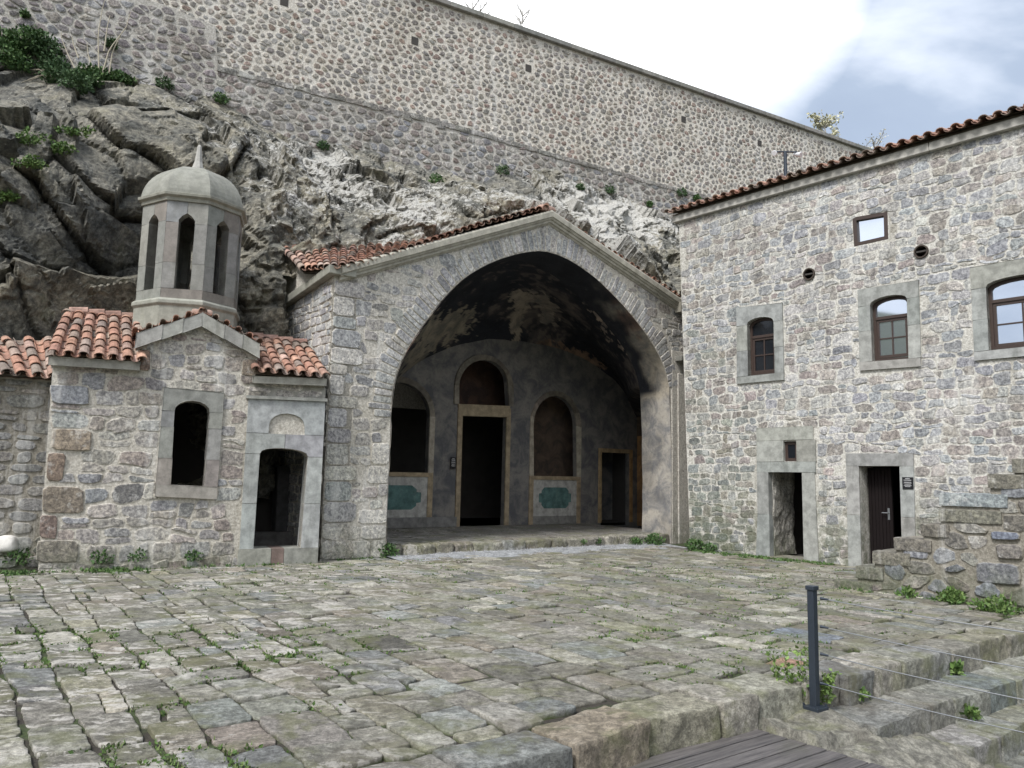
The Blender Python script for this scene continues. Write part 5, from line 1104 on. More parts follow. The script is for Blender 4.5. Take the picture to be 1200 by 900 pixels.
# ================================================================== THE CHAPEL AND ITS BELL TOWER
def chapel():
    rng = np.random.default_rng(31); F = CH
    t = thing('chapel', F.P(-3, 0, 0), 'small rubble stone chapel with octagonal bell tower, gabled front and barrel tile roofs', 'chapel')
    out = poly_uv(F, [(45, 668), (62, 424), (160, 431), (160, 400), (236, 378), (303, 413), (298, 443), (381, 449), (372, 662)]); out[0] = (out[0][0], -.25); out[-1] = (out[-1][0], -.25)
    out = out[::-1]
    win = arched(F, (200, 568), (204, 481.5), (223, 469.8), (245.5, 483), (239.5, 570), n=9); dr = arched(F, (296.5, 643), (304, 532), (332, 525.6), (360.5, 535.5), (352, 643), n=9, flat=1.6)
    niche = arched(F, (314, 508), (315, 497), (335, 484.6), (356.5, 499), (357, 510), n=9)
    holes = [tup(win), tup(dr)]
    mb = MB(); mb.slab(F, out, holes, -.25, 0, (.5, .5, .5, 1))
    sdo = [np.array(F.uv(*p)) for p in ((291, 467), (380.5, 470.5), (371.5, 656), (279.5, 657))]
    P = courses(out[-1][0], out[0][0], -.02, 5.5, rng, hr=(.13, .27), wr=(.17, .44), gap=.008, wob=.03, split=.12, jit=.02); P = resample(chaikin(P, .13, 2), 16)
    P = P + fbm(np.concatenate([P * 6, np.zeros(P.shape[:2] + (1,))], -1), 2, 14)[..., None] * .04
    P = keep_stones(P, out, holes + [tup([sdo[3], sdo[2], sdo[1], sdo[0]]), [F.uv(*p) for p in ((192.3, 454), (262, 460.5), (253.5, 584.5), (181.5, 581.5))]]); cc = P.mean(1)
    # large corner blocks traced from the picture
    Q = [[(57, 450.5), (104, 453), (105, 475), (61, 473)], [(61, 502), (108, 504), (107, 529), (60, 527)], [(56, 530), (78, 531), (73, 565), (54, 563)], [(50, 569), (98, 571), (99, 602), (49, 601)], [(47, 603), (68, 604), (66, 632), (46, 630)], [(43, 633), (92, 633), (92, 659), (42, 659)], [(176, 410), (176, 435), (160, 434), (161, 409)], [(302, 421), (300, 441), (283, 440), (284, 421)]]
    QC = [(.25, .26, .28), (.31, .26, .205), (.26, .205, .165), (.255, .22, .18), (.25, .195, .17), (.26, .24, .205), (.29, .215, .17), (.28, .235, .19)]
    QQ = np.array([[F.uv(*p) for p in q] for q in Q])
    P = keep_stones(P, out, [[tuple(p) for p in q] for q in QQ])
    QQ = np.where((np.cross(QQ[:, 1] - QQ[:, 0], QQ[:, 2] - QQ[:, 1]) > 0)[:, None, None], QQ, QQ[:, ::-1])
    add_stones(mb, F, P, rng.uniform(.005, .022, len(P)), pick(rng, PAL_CH, len(P), .12), rng, rough=.7, nf=6)
    add_stones(mb, F, resample(chaikin(QQ, .07, 2), 18), .035, np.array(QC), rng, rings=((1.0, -.012, 1.0), (.97, .7, .5), (.92, .95, .08), (.5, 1.0, 0)), rough=.35)
    mb.build('wall', M_CH, t)
    # body behind the front
    mb = MB(); uL, uR = out[-1][0], out[0][0]
    mb.fbox(F, uL + .05, uL + .5, -.2, F.uv(62, 430)[1] - .05, -3.0, -.56, (.3, .28, .25, .3)); mb.fbox(F, uR - .04, uR + .03, -.2, F.uv(381, 452)[1] - .05, -3.0, -.56, (.3, .28, .25, .3)); mb.fbox(F, uL + .05, uR - .1, -.2, 3.2, -3.3, -3.0, (.3, .28, .25, .3)); mb.build('side_wall', M_CH, t)
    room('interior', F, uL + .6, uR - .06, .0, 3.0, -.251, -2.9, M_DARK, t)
    mb = MB(); a = F.uv(330, 600, -2.2); rough_block(mb, F.P([a[0] - .15, a[0] + .35, a[0] + .35, a[0] - .15] * 2, [0] * 4 + [1.7] * 4, [-2.0, -2.0, -2.5, -2.5] * 2), (.07, .07, .072), m=10, amp=.03, seed=3); mb.fbox(F, a[0] - 1.2, a[0] + 1.2, 0, .42, -2.0, -1.7, (.13, .125, .12, 0)); mb.build('altar', M_STONE, t)
    # window surround with sill
    so = [np.array(F.uv(*p)) for p in ((192.3, 454), (262, 460.5), (253.5, 584.5), (181.5, 581.5))]
    surround('window_surround', F, so, win, -.3, .04, M_STONE, t, rng, PAL_WINCH, (.36, .78), sill=.03)
    # door surround with blind arch over it
    thr = F.uv(300, 643)[1]; sd2 = [sdo[0], sdo[1], np.array([sdo[2][0], -.03]), np.array([sdo[3][0], -.03])]
    mb = MB(); op = [p.copy() for p in dr]; g = .004
    def blk(p, d=.045, c=None): mb.prism(F, p, -.3, d + rng.normal(0, .0015), (*(pick(rng, PAL_DOORCH, 1, .05)[0] if c is None else c), 0))
    uxl = lambda v: lerp(sd2[3][0], sd2[0][0], (v - sd2[3][1]) / (sd2[0][1] - sd2[3][1])); uxr = lambda v: lerp(sd2[2][0], sd2[1][0], (v - sd2[2][1]) / (sd2[1][1] - sd2[2][1]))
    ixl = lambda v: lerp(op[0][0], op[1][0], (v - op[0][1]) / (op[1][1] - op[0][1])); ixr = lambda v: lerp(op[-1][0], op[-2][0], (v - op[-1][1]) / (op[-2][1] - op[-1][1]))
    v1, v2 = F.uv(290, 590)[1], op[1][1]
    for a, b in ((thr + g, v1 - g), (v1 + g, v2 - g)):
        blk([(uxl(a), a), (ixl(a), a), (ixl(b), b), (uxl(b), b)]); b2 = b if b < v2 - .1 else op[-2][1] - g; blk([(ixr(a), a), (uxr(a), a), (uxr(b2), b2), (ixr(b2), b2)])
    vm = niche[0][1]; up = np.array([0, g]); arch = op[1:-1]; k = len(arch) // 2; m = arch[k]
    blk([(uxl(v2 + g), v2 + g)] + [p + up for p in arch[:k]] + [(m[0] - g, m[1] + g), (m[0] - g, vm - g), (uxl(vm), vm - g)]); blk([(m[0] + g, m[1] + g)] + [p + up for p in arch[k + 1:]] + [(uxr(op[-2][1]), op[-2][1] + g), (uxr(vm), vm - g), (m[0] + g, vm - g)])
    tv = sd2[0][1]; tvr = sd2[1][1]; na = niche; nk = len(na) // 2
    blk([(uxl(vm), vm + g), (na[0][0], vm + g)] + [tuple(p) for p in na[1:nk + 1]] + [(na[nk][0], tv), (uxl(tv), tv)], .045, (.38, .39, .385)); blk([(na[nk][0] + .001, tv)] + [tuple(p) for p in na[nk:-1]] + [(na[-1][0], vm + g), (uxr(vm), vm + g), (uxr(tvr), tvr)], .045, (.37, .385, .38))
    mb.prism(F, [na[0] - [.02, .02]] + [na[0] - [.02, 0]] + [p + (p - np.mean(na, 0)) * .05 for p in na[1:-1]] + [na[-1] + [.02, 0], na[-1] + [.02, -.02]], -.2, -.035, (.27, .26, .22, 0))
    # moulded cap and threshold
    mb.prism(F, [(uxl(tv) - .04, tv - .005), (uxr(tvr) + .03, tvr - .005), (uxr(tvr) + .03, tvr + .05), (uxl(tv) - .04, tv + .05)], -.1, .09, (.33, .33, .30, 0))
    a, b = uxl(0) - .02, uxr(0) + .0; w3 = (b - a)
    for x0, x1, c in ((0, .40, (.29, .29, .25)), (.405, .56, (.20, .15, .13)), (.565, 1.0, (.27, .27, .24))): mb.fbox(F, a + w3 * x0, a + w3 * x1, -.05, thr, -.5, .06 + rng.normal(0, .002), (*c, 0))
    mb.build('door_surround', M_STONE, t, bevel=.006)
    MB().fbox(F, a + .02, b, tv + .06, F.uv(340, 452)[1] - .0, -.2, .012, (.31, .30, .265, 0)).build('plaster_band', M_STONE, t)
    # eave slabs
    for pts in (((57.5, 418), (164, 425.5), (163.5, 434.5), (58, 427.5)), ((296, 441), (381.5, 445), (381, 452.5), (296, 448.5))):
        q = [F.uv(*p, .08) for p in pts]; mb = MB(); mb.prism(F, q[::-1], -.3, .16, (.32, .31, .27, 0)); mb.build('eave_slab', M_TRIM, t, bevel=.012)
    # gable coping
    mb = MB(); c3 = [F.uv(*p, .10) for p in ((158.5, 407.5), (236, 382.5), (303.3, 419))]; c4 = [F.uv(*p, .10) for p in ((160, 390.5), (237.5, 367.5), (304, 403))]
    for i in (0, 1):
        a, b, c, d = c3[i], c3[i + 1], c4[i + 1], c4[i]; prev = 0
        for f in ((.0, .38), (.385, .7), (.705, 1.0)):
            l = lambda p, q, s: (lerp(p[0], q[0], s), lerp(p[1], q[1], s)); mb.prism(F, [l(a, b, f[0]), l(a, b, f[1]), l(d, c, f[1]), l(d, c, f[0])], -.35, .13 + rng.normal(0, .002), (*pick(rng, [(.37, .36, .31, 1), (.34, .335, .295, 1)], 1, .05)[0], 0))
    mb.build('gable_coping', M_TRIM, t, bevel=.012)
    # roofs
    fb = lambda p, d: F.P(*F.uv(*p, d), d)
    tile_roof('roof', [fb((62, 416.5), .2), fb((167, 424.5), .2)], [fb((80, 367), -1.5), fb((160, 375), -1.5)], .30, .212, M_TILE, t, seed=2, rr=.083)
    tile_roof('roof', [fb((300, 436), .2), fb((381, 443), .2)], [fb((288, 396), -1.5), fb((356, 405), -1.5)], .30, .205, M_TILE, t, seed=3, rr=.08)
    for a, b, sd_ in ((fb((81, 366), -1.5), fb((158, 374), -1.5), 1), (fb((288, 395), -1.5), fb((357, 404), -1.5), 2)):
        mb = MB(); n = 4; 
        for k in range(n): p, q = lerp(a, b, k / n), lerp(a, b, (k + 1.12) / n); mb.tube([p + [0, 0, .01], q + [0, 0, .03]], [.085, .10], 10, (*pick(rng, [(.48, .23, .15, 1), (.42, .19, .12, 1)], 1)[0], 0))
        mb.build('ridge_tiles', M_TILE, t)
    # rear slope behind each ridge, gable roof plates
    for a, b in ((fb((80, 367), -1.5), fb((160, 375), -1.5)), (fb((288, 396), -1.5), fb((356, 405), -1.5))): MB().grid(np.array([[a, b], [a - F.N * 1.6 - [0, 0, .7], b - F.N * 1.6 - [0, 0, .7]]]), (.33, .17, .12, 0)).build('rear_roof', M_TILE, t)
    g4 = [F.P(p[0], p[1] + .015, .09) for p in c4]
    tile_roof('roof', [g4[0], g4[1]], [g4[0] - F.N * 1.0, g4[1] - F.N * 1.0], .3, .21, M_TILE, t, seed=12, rr=.05); tile_roof('roof', [g4[1], g4[2]], [g4[1] - F.N * 1.0, g4[2] - F.N * 1.0], .3, .21, M_TILE, t, seed=13, rr=.05)
    mb = MB(); rough_block(mb, F.P([c4[1][0] - .18, c4[1][0] + .18, c4[1][0] + .18, c4[1][0] - .18] * 2, [c4[1][1] - .02] * 4 + [c4[1][1] + .11] * 4, [.05, .05, -.5, -.5] * 2), (.48, .33, .27), m=6, amp=.03, rnd=.4, seed=9); mb.build('ridge_cap', M_TILE, t, smooth=True)
    # ---- bell tower
    c0 = F.P(*F.uv(219, 378, 0.0), 0) - F.N * 1.45; Yc = c0[1]; zat = lambda py, dY=0: RY(221, py, Yc + dY)[2]; xat = lambda px_, py, Y: RY(px_, py, Y)[0]
    R_ = (xat(281, 300, Yc) - xat(168.5, 300, Yc)) / 2 * 1.01; cx = (xat(281, 300, Yc) + xat(168.5, 300, Yc)) / 2; ctr = np.array([cx, Yc, 0])
    view = math.atan2(-Yc, -cx); fr = -R_ * .93
    a0 = view - math.radians(-14)      # direction of the corner left of centre, seen from the camera
    corner = lambda k, r, z: ctr + np.array([r * math.cos(a0 + k * math.pi / 4), r * math.sin(a0 + k * math.pi / 4), z])
    # find the corner set so that one corner stands 13 degrees left of the line of sight
    zp0, zp1 = zat(392, fr), zat(358, fr); zd1 = zat(250, fr) + .0; zdr = zat(234, fr)
    tw = MB(); core = MB()
    def ringpoly(r, z): return np.array([corner(k, r, z) for k in range(8)])
    def loft(mb, rs, col): mb.grid(np.array([ringpoly(r, z) for r, z in rs]), col, closed=True)
    mb = MB(); loft(mb, [(R_ * 1.015, zp0 - 1.0), (R_ * 1.015, zp1 - .01), (R_ * 1.06, zp1 + .03), (R_ * 1.06, zp1 + .09), (R_ * 1.0, zp1 + .13), (R_ * .8, zp1 + .13)], (.31, .31, .265, 0)); base = mb.build('tower_base', M_SMOOTH, t, bevel=.01)
    z0, z1 = zp1 + .13, zdr; H_ = z1 - z0; wv0, wv1 = zat(338, fr), zat(249, fr); wn = .40; th = .2
    PALT = [(.25, .25, .215, 2), (.28, .275, .235, 2), (.25, .22, .175, 1.8), (.29, .295, .275, 1)]
    for k in range(8):
        A, B = corner(k, R_ * .985, 0), corner(k - 1, R_ * .985, 0)
        A, B = (A, B)
        dx = B - A; ln = np.linalg.norm(dx[:2]); f = Fr(A, math.degrees(math.atan2(dx[1], dx[0])))
        if np.dot(f.N, A - ctr) < 0: A, B = B, A; dx = B - A; f = Fr(A, math.degrees(math.atan2(dx[1], dx[0])))
        a, b = ln * (1 - wn) / 2, ln * (1 + wn) / 2; sp = wv1 - .13; m = ln / 2
        core.slab(f, [(0, z0), (ln, z0), (ln, z1), (0, z1)], [[(a, wv0), (b, wv0), (b, sp), (lerp(b, m, .45), sp + .08), (m, wv1), (lerp(a, m, .45), sp + .08), (a, sp)]], -th, -.012, (.42, .41, .37, 0))
        j = [z0, wv0, lerp(wv0, wv1, rng.uniform(.3, .36)), lerp(wv0, wv1, rng.uniform(.86, .9)), z1]; g = .003; e = .0
        c = lambda: (*pick(rng, PALT, 1, .06)[0], 0)
        tw.prism(f, [(g, j[0] + g), (ln - g, j[0] + g), (ln - g, j[1] - g), (g, j[1] - g)], -th, 0, c())
        for lo, hi in ((j[1], j[2]), (j[2], j[3])):
            tw.prism(f, [(e, lo + g), (a, lo + g), (a, hi - g), (e, hi - g)], -th, 0, c()); tw.prism(f, [(b, lo + g), (ln - e, lo + g), (ln - e, hi - g), (b, hi - g)], -th, 0, c())
        v = j[3]; tw.prism(f, [(e, v + g), (a, v + g), (a, sp), (lerp(a, m, .45), sp + .08), (m - g, wv1), (m - g, z1), (e, z1)] if v < sp else [(e, v + g), (a, v + g), (m - g, wv1), (m - g, z1), (e, z1)], -th, 0, c())
        tw.prism(f, [(m + g, wv1), (lerp(b, m, .45), sp + .08), (b, sp), (b, v + g), (ln - e, v + g), (ln - e, z1), (m + g, z1)] if v < sp else [(m + g, wv1), (b, v + g), (ln - e, v + g), (ln - e, z1), (m + g, z1)], -th, 0, c())
    bt = tw.build('bell_tower', M_SMOOTH, t, bevel=.004); core.build('mortar', M_SMOOTH, bt)
    mb = MB(); loft(mb, [(R_ * .9, z1 - .03), (R_ * 1.02, z1 - .03), (R_ * 1.03, z1 + .03), (R_ * 1.09, z1 + .06), (R_ * 1.10, z1 + .11), (R_ * .9, z1 + .14)], (.29, .285, .24, 0)); mb.build('tower_cornice', M_SMOOTH, bt, bevel=.006)
    zd0 = z1 + .11; zt = zat(199, -.1); hd = zt - zd0; rs = []
    for k in range(13):
        s = k / 12; r = R_ * 1.0 * (1 - s ** 2.1) ** .72 if s < 1 else 0.0; rs.append((max(r, .07), zd0 + hd * s * (1.0)))
    rs = [(R_ * 1.04 * math.cos(k / 12 * math.pi / 2) ** .85 if k < 12 else .07, zd0 + hd * (math.sin(k / 12 * math.pi / 2) ** 1.12)) for k in range(13)]; rs = [(max(r, .07), z) for r, z in rs]
    mb = MB(); loft(mb, rs, (.265, .265, .23, 0)); mb.build('dome', M_SMOOTH, bt)
    zf = zat(170, 0); mb = MB(); loft(mb, [(.17, zt - .06), (.125, zt + .02), (.075, zt + (zf - zt) * .35), (.04, zf - .04), (.02, zf)], (.40, .39, .36, 0)); mb.build('finial', M_SMOOTH, bt)
    mb = MB(); mb.add(np.vstack([ringpoly(R_ * .8, z0 + .02), [ctr + [0, 0, z0 + .02]]]), None, [(k, (k + 1) % 8, 8) for k in range(8)], (.1, .1, .1, 0)); mb.build('tower_floor', M_DARK, bt); mb = MB(); mb.add(np.vstack([ringpoly(R_ * .85, z1 - .02), [ctr + [0, 0, z1 - .02]]]), None, [(k, (k + 1) % 8, 8) for k in range(8)], (.1, .1, .1, 0)); mb.build('tower_ceiling', M_DARK, bt)
    return ctr
TOWER = chapel()

def annex():
    rng = np.random.default_rng(41); F = Fr(CH.P(CH.uv(62, 440)[0], 0, -.5), 26.17)
    t = thing('annex', F.P(-1, 0, 0), 'low rubble annex with a slanting tile eave at the left end of the chapel', 'building')
    q = [F.uv(*p) for p in ((66, 443), (-120, 428))]; out = [(-4.5, -.3), (.1, -.3), (.1, q[0][1]), (-4.5, q[1][1])]
    mb = MB(); mb.slab(F, out, [], -.5, 0, (.5, .5, .5, 1)); P = courses(-4.5, .1, 0, 4, rng, hr=(.12, .26), wr=(.2, .5), gap=.015, wob=.03); P = keep_stones(resample(chaikin(P, .2, 2), 14), out, []); add_stones(mb, F, P, rng.uniform(.01, .035, len(P)), pick(rng, [(.26, .245, .22, 3), (.23, .23, .225, 2), (.29, .26, .22, 1.5)], len(P), .1), rng, rough=.6); mb.build('wall', M_ST, t)
    mb = MB(); a = [F.uv(*p, .1) for p in ((-100, 425), (64, 440), (64, 448), (-100, 436))]; mb.prism(F, a[::-1], -.3, .12, (.32, .31, .27, 0)); mb.build('eave_slab', M_TRIM, t, bevel=.01)
    fb = lambda p, d: F.P(*F.uv(*p, d), d)
    tile_roof('roof', [fb((-150, 428), .25), fb((62, 444), .25)], [fb((-230, 398), -1.2), fb((56, 399), -1.2)], .36, .215, M_TILE, t, seed=22, rr=.085)
    # boulders by the wall
    mb = MB(); rough_block(mb, quad8([G(-20, 655)[:2], G(47, 660)[:2], G(45, 651)[:2] + [0, .1], G(-20, 648)[:2] + [0, .1]], -.1, .36), (.21, .17, .135), m=12, amp=.06, rnd=.35, freq=3, seed=5); tag(mb.build('boulder', M_ST, smooth=True, loc=G(10, 658)), 'low brown boulder at the foot of the annex wall', 'boulder')
    c = RY(4, 636, 12.4); mb = MB(); rough_block(mb, np.array([c + np.array(v) * [.30, .2, .15] for v in ((-1, -1, -1), (1, -1, -1), (1, 1, -1), (-1, 1, -1), (-.8, -.7, 1), (.8, -.8, 1), (.8, .8, 1), (-.8, .8, 1))]), (.66, .64, .6), m=10, amp=.03, rnd=.45, seed=2); tag(mb.build('white_stone', stone_mat('white_stone', var=.1, streak=.1), smooth=True, loc=c), 'rounded white stone lying on the brown boulder', 'stone')
annex()

# ================================================================== OUTSIDE STAIR
def stair():
    rng = np.random.default_rng(51); F = ST
    t = thing('stone_staircase', F.P(1, 0, 0), 'worn outside stair with stepped rubble side wall rising to the right', 'staircase')
    S_ = [(980, 679), (1004.5, 663), (1024.5, 646), (1049.7, 630), (1081.5, 613.6), (1102, 596), (1102.5, 577.6), (1159.7, 556.7), (1187.8, 538)]
    st = [F.uv(*p) for p in S_]; st = [(a, b) for a, b in st if True]
    # regular continuation to the right
    for k in range(1, 5): st.append((st[-1][0] + .33, st[-1][1] + .2))
    prof = [(st[0][0], -.3)]; 
    for i, (u, v) in enumerate(st):
        if i: prof.append((u, prof[-1][1]))
        prof.append((u, v)) if i else prof.append((u, v))
    uE = st[-1][0] + .8; prof += [(uE, st[-1][1]), (uE, -.3)]
    poly = prof[::-1]; mb = MB(); mb.slab(F, poly, [], -1.25, 0, (.5, .5, .5, 1))
    P = voro(prof[0][0], uE, -.05, 5, rng, s=.23, asp=1.5, gap=.010, K=18, jit=.38); P = keep_stones(P, [(p[0], p[1]) for p in poly], []); c = P.mean(1)
    Q = [[(1143, 657), (1196, 661), (1199, 687), (1143, 683)], [(1166, 637), (1200, 638), (1200, 656), (1170, 655)], [(1161, 622), (1197, 624), (1196, 633), (1161, 632)]]; QQ = np.array([[F.uv(*p) for p in q[::-1]] for q in Q])
    for q in QQ: m = q.mean(0); hs = np.abs(q - m).max(0); P = P[~((np.abs(c[:, 0] - m[0]) < hs[0] + .05) & (np.abs(c[:, 1] - m[1]) < hs[1] + .04))]; c = P.mean(1)
    for i, (u, v) in enumerate(st):
        un = st[i + 1][0] if i + 1 < len(st) else u + .5
        if un - u < .04: un = st[i + 2][0]
        h_ = .18 if i else .35; c = P.mean(1); P = P[~((c[:, 0] > u - .05) & (c[:, 0] < un + .16) & (c[:, 1] > v - h_ + .02) & (c[:, 1] < v + .1))]
    add_stones(mb, F, P, rng.uniform(.008, .03, len(P)), pick(rng, PAL_ST, len(P), .13), rng, rough=.7, nf=6)
    add_stones(mb, F, resample(chaikin(QQ, .1, 2), 18), .05, np.array([(.20, .205, .22), (.215, .20, .185), (.19, .21, .26)]), rng, rough=.5)
    mb.build('side_wall', M_ST, t)
    k = 0
    for i, (u, v) in enumerate(st):
        un = st[i + 1][0] if i + 1 < len(st) else u + .5
        if un - u < .04: un = st[i + 2][0]
        hgt = .18 if i else .35; c = pick(rng, [(.205, .19, .145, 2), (.18, .165, .13, 1)], 1, .1)[0]
        if i == 6: c = np.array([.27, .30, .31])
        ex = un + rng.uniform(.10, .28)
        rough_block(MBS := MB(), F.P([u - .02, ex, ex, u - .02] * 2, [v - hgt] * 4 + [v + rng.normal(.004, .004)] * 4, [.035, .035, -1.28, -1.28] * 2), c, m=12, amp=.014 if i != 6 else .004, rnd=.05, seed=200 + i, edge=.1); MBS.build('step', M_ST, t, smooth=True)
stair()

# ================================================================== RETAINING WALL, CLIFF
def line_at(pts, x): P = np.array(pts, float); return np.interp(x, P[:, 0], P[:, 1])
def retaining():
    rng = np.random.default_rng(61); F = WR
    t = thing('retaining_wall', F.P(0, 8, 0), 'very high retaining wall of random rubble in pale mortar above the cliff', 'retaining wall')
    a, b = F.uv(500, 0), F.uv(1015, 178); sl = (b[1] - a[1]) / (b[0] - a[0]); topv = lambda u: a[1] + sl * (u - a[0]); uL, uR = F.uv(-300, 100)[0], F.uv(1330, 250)[0]
    z0 = 5.0; out = [(uL, z0), (uR, z0), (uR, topv(uR)), (uL, topv(uL))]
    mb = MB(); mb.slab(F, out, [], -1.2, 0, (.5, .5, .5, 1))
    P = voro(uL, uR, z0 + 1, max(topv(uL), topv(uR)) + .5, rng, s=.175, asp=1.35, gap=.015, K=9, jit=.46, irr=.09); c = P.mean(1)
    old = [F.uv(*p) for p in ((-300, -159), (100, -14), (190, 6), (252, 32), (255, 80), (500, 139.5), (770, 216), (900, 250), (1330, 360))]; old_top = lambda u: np.interp(u, [p[0] for p in old], [p[1] for p in old])
    holes_px = [(486, 48), (619, 80), (801, 140), (890, 168), (333, 2)]
    wh = [F.uv(*p) for p in holes_px]
    ok = (P[..., 1] < topv(P[..., 0]) - .02).all(1) & (P[..., 1].max(1) > old_top(c[:, 0]) - .3)
    for w in wh: ok &= (np.abs(c - np.array(w)) > [.22, .2]).any(1)
    P = P[ok]; add_stones(mb, F, P, rng.uniform(.01, .03, len(P)), pick(rng, PAL_NEW, len(P), .15), rng, rings=((1.0, -.012, 1.0), (.9, .6, .55), (.6, 1.0, 0)), rough=.4)
    mb.build('wall', M_NEW, t)
    # weep holes: not cut, a dark plate paints the shade inside each
    for w in wh: MB().fbox(F, w[0] - .11, w[0] + .11, w[1] - .12, w[1] + .12, 0, .012, (1, 1, 1, 0)).build('weep_hole_shade', M_DARK, t)
    # coping
    mb = MB(); u = uL
    while u < uR:
        w = rng.uniform(.8, 1.3); mb.box8(F.P([u + .005, u + w - .005, u + w - .005, u + .005] * 2, [topv(u), topv(u + w), topv(u + w), topv(u), topv(u) + .16, topv(u + w) + .16, topv(u + w) + .16, topv(u) + .16], [.13, .13, -1.2, -1.2] * 2), (*pick(rng, [(.28, .265, .23, 1), (.24, .23, .2, 1)], 1, .06)[0], 0)); u += w
    mb.build('coping', M_TRIM, t, bevel=.015)
    # older masonry below the ledge
    o2 = thing('old_wall', F.P(-5, 8, .2), 'older greyer rubble masonry below the ledge, rooted on the rock', 'wall')
    olow = [(p[0], p[1]) for p in old]; poly = [(uL, 3.5), (old[-1][0], 3.5)] + olow[::-1]; poly[-1] = (uL, olow[0][1]); mb = MB(); mb.slab(F, poly, [], -.0, .062, (.4, .4, .4, 1), back=False)
    usp = old[3][0]
    P = voro(uL, old[-1][0], 5.5, max(p[1] for p in old) + .5, rng, s=.20, asp=1.5, gap=.010, K=11, jit=.43); c = P.mean(1)
    ok = inpoly(P, poly).all(1); P = P[ok]; c = c[ok]; col = pick(rng, PAL_OLD, len(P), .13)
    lf = c[:, 0] < usp; col[lf] = pick(rng, [(.30, .255, .235, 2), (.27, .235, .24, 2), (.34, .30, .255, 1), (.26, .26, .28, 1)], int(lf.sum()), .13)
    add_stones(mb, F, P, rng.uniform(.012, .04, len(P)), col, rng, rings=((1.0, -.012, 1.0), (.92, .6, .6), (.65, 1.0, 0)), rough=.5, d0=.062); mb.build('wall', M_OLD, o2)
    # ledge stones on top of the old masonry
    mb = MB(); us = np.arange(old[4][0], old[-2][0], .5)
    for i, u in enumerate(us): w = .48; rough_block(mb, F.P([u, u + w, u + w, u] * 2, [old_top(u) - .12, old_top(u + w) - .12, old_top(u + w) - .12, old_top(u) - .12, old_top(u) + .03, old_top(u + w) + .03, old_top(u + w) + .03, old_top(u) + .03], [.10, .10, 0.0, 0.0] * 2), pick(rng, [(.30, .28, .25, 1), (.27, .26, .23, 1)], 1, .1)[0], m=4, amp=.03, seed=300 + i)
    mb.build('ledge', M_OLD, o2)
    # ground behind the parapet
    mb = MB(); us = np.linspace(uL, uR + 60, 12); mb.grid(np.array([[F.P(u, topv(np.clip(u, uL, uR)) - .5, d) for d in (-1.2, -8, -40, -80)] for u in us]), (1, 1, 1, 0)); mb.build('upper_terrace', M_SOIL, kind='structure')
    return t, topv, old_top
RET, topv, old_top = retaining()

# rock: boundary with the wall, and how far it comes forward, at places read off the photograph (pixel, distance)
BND = [(-330, 60), (-60, 78), (0, 86), (60, 95), (150, 104), (210, 118), (255, 138), (330, 168), (440, 192), (500, 205), (560, 214), (620, 204), (680, 222), (740, 246), (800, 268), (900, 300), (1200, 380)]
CTL = [(-250, 200, 12.5), (-250, 400, 11.5), (0, 140, 14.2), (0, 250, 13.4), (0, 380, 13.4), (60, 300, 14.2), (60, 180, 14.6), (60, 400, 14.4), (110, 380, 15.2), (120, 250, 14.9), (110, 130, 15.6), (160, 300, 15.6), (220, 150, 16.6), (220, 250, 16.2), (220, 350, 15.8), (300, 250, 16.3), (300, 340, 15.7), (320, 400, 15.5), (330, 200, 17.6), (340, 280, 16.3), (430, 250, 18.2), (430, 285, 17.4), (500, 280, 18.3), (520, 240, 19.4), (600, 240, 20.6), (640, 235, 21.2), (700, 270, 22.0), (740, 300, 22.3), (790, 340, 23.0), (900, 350, 25)]
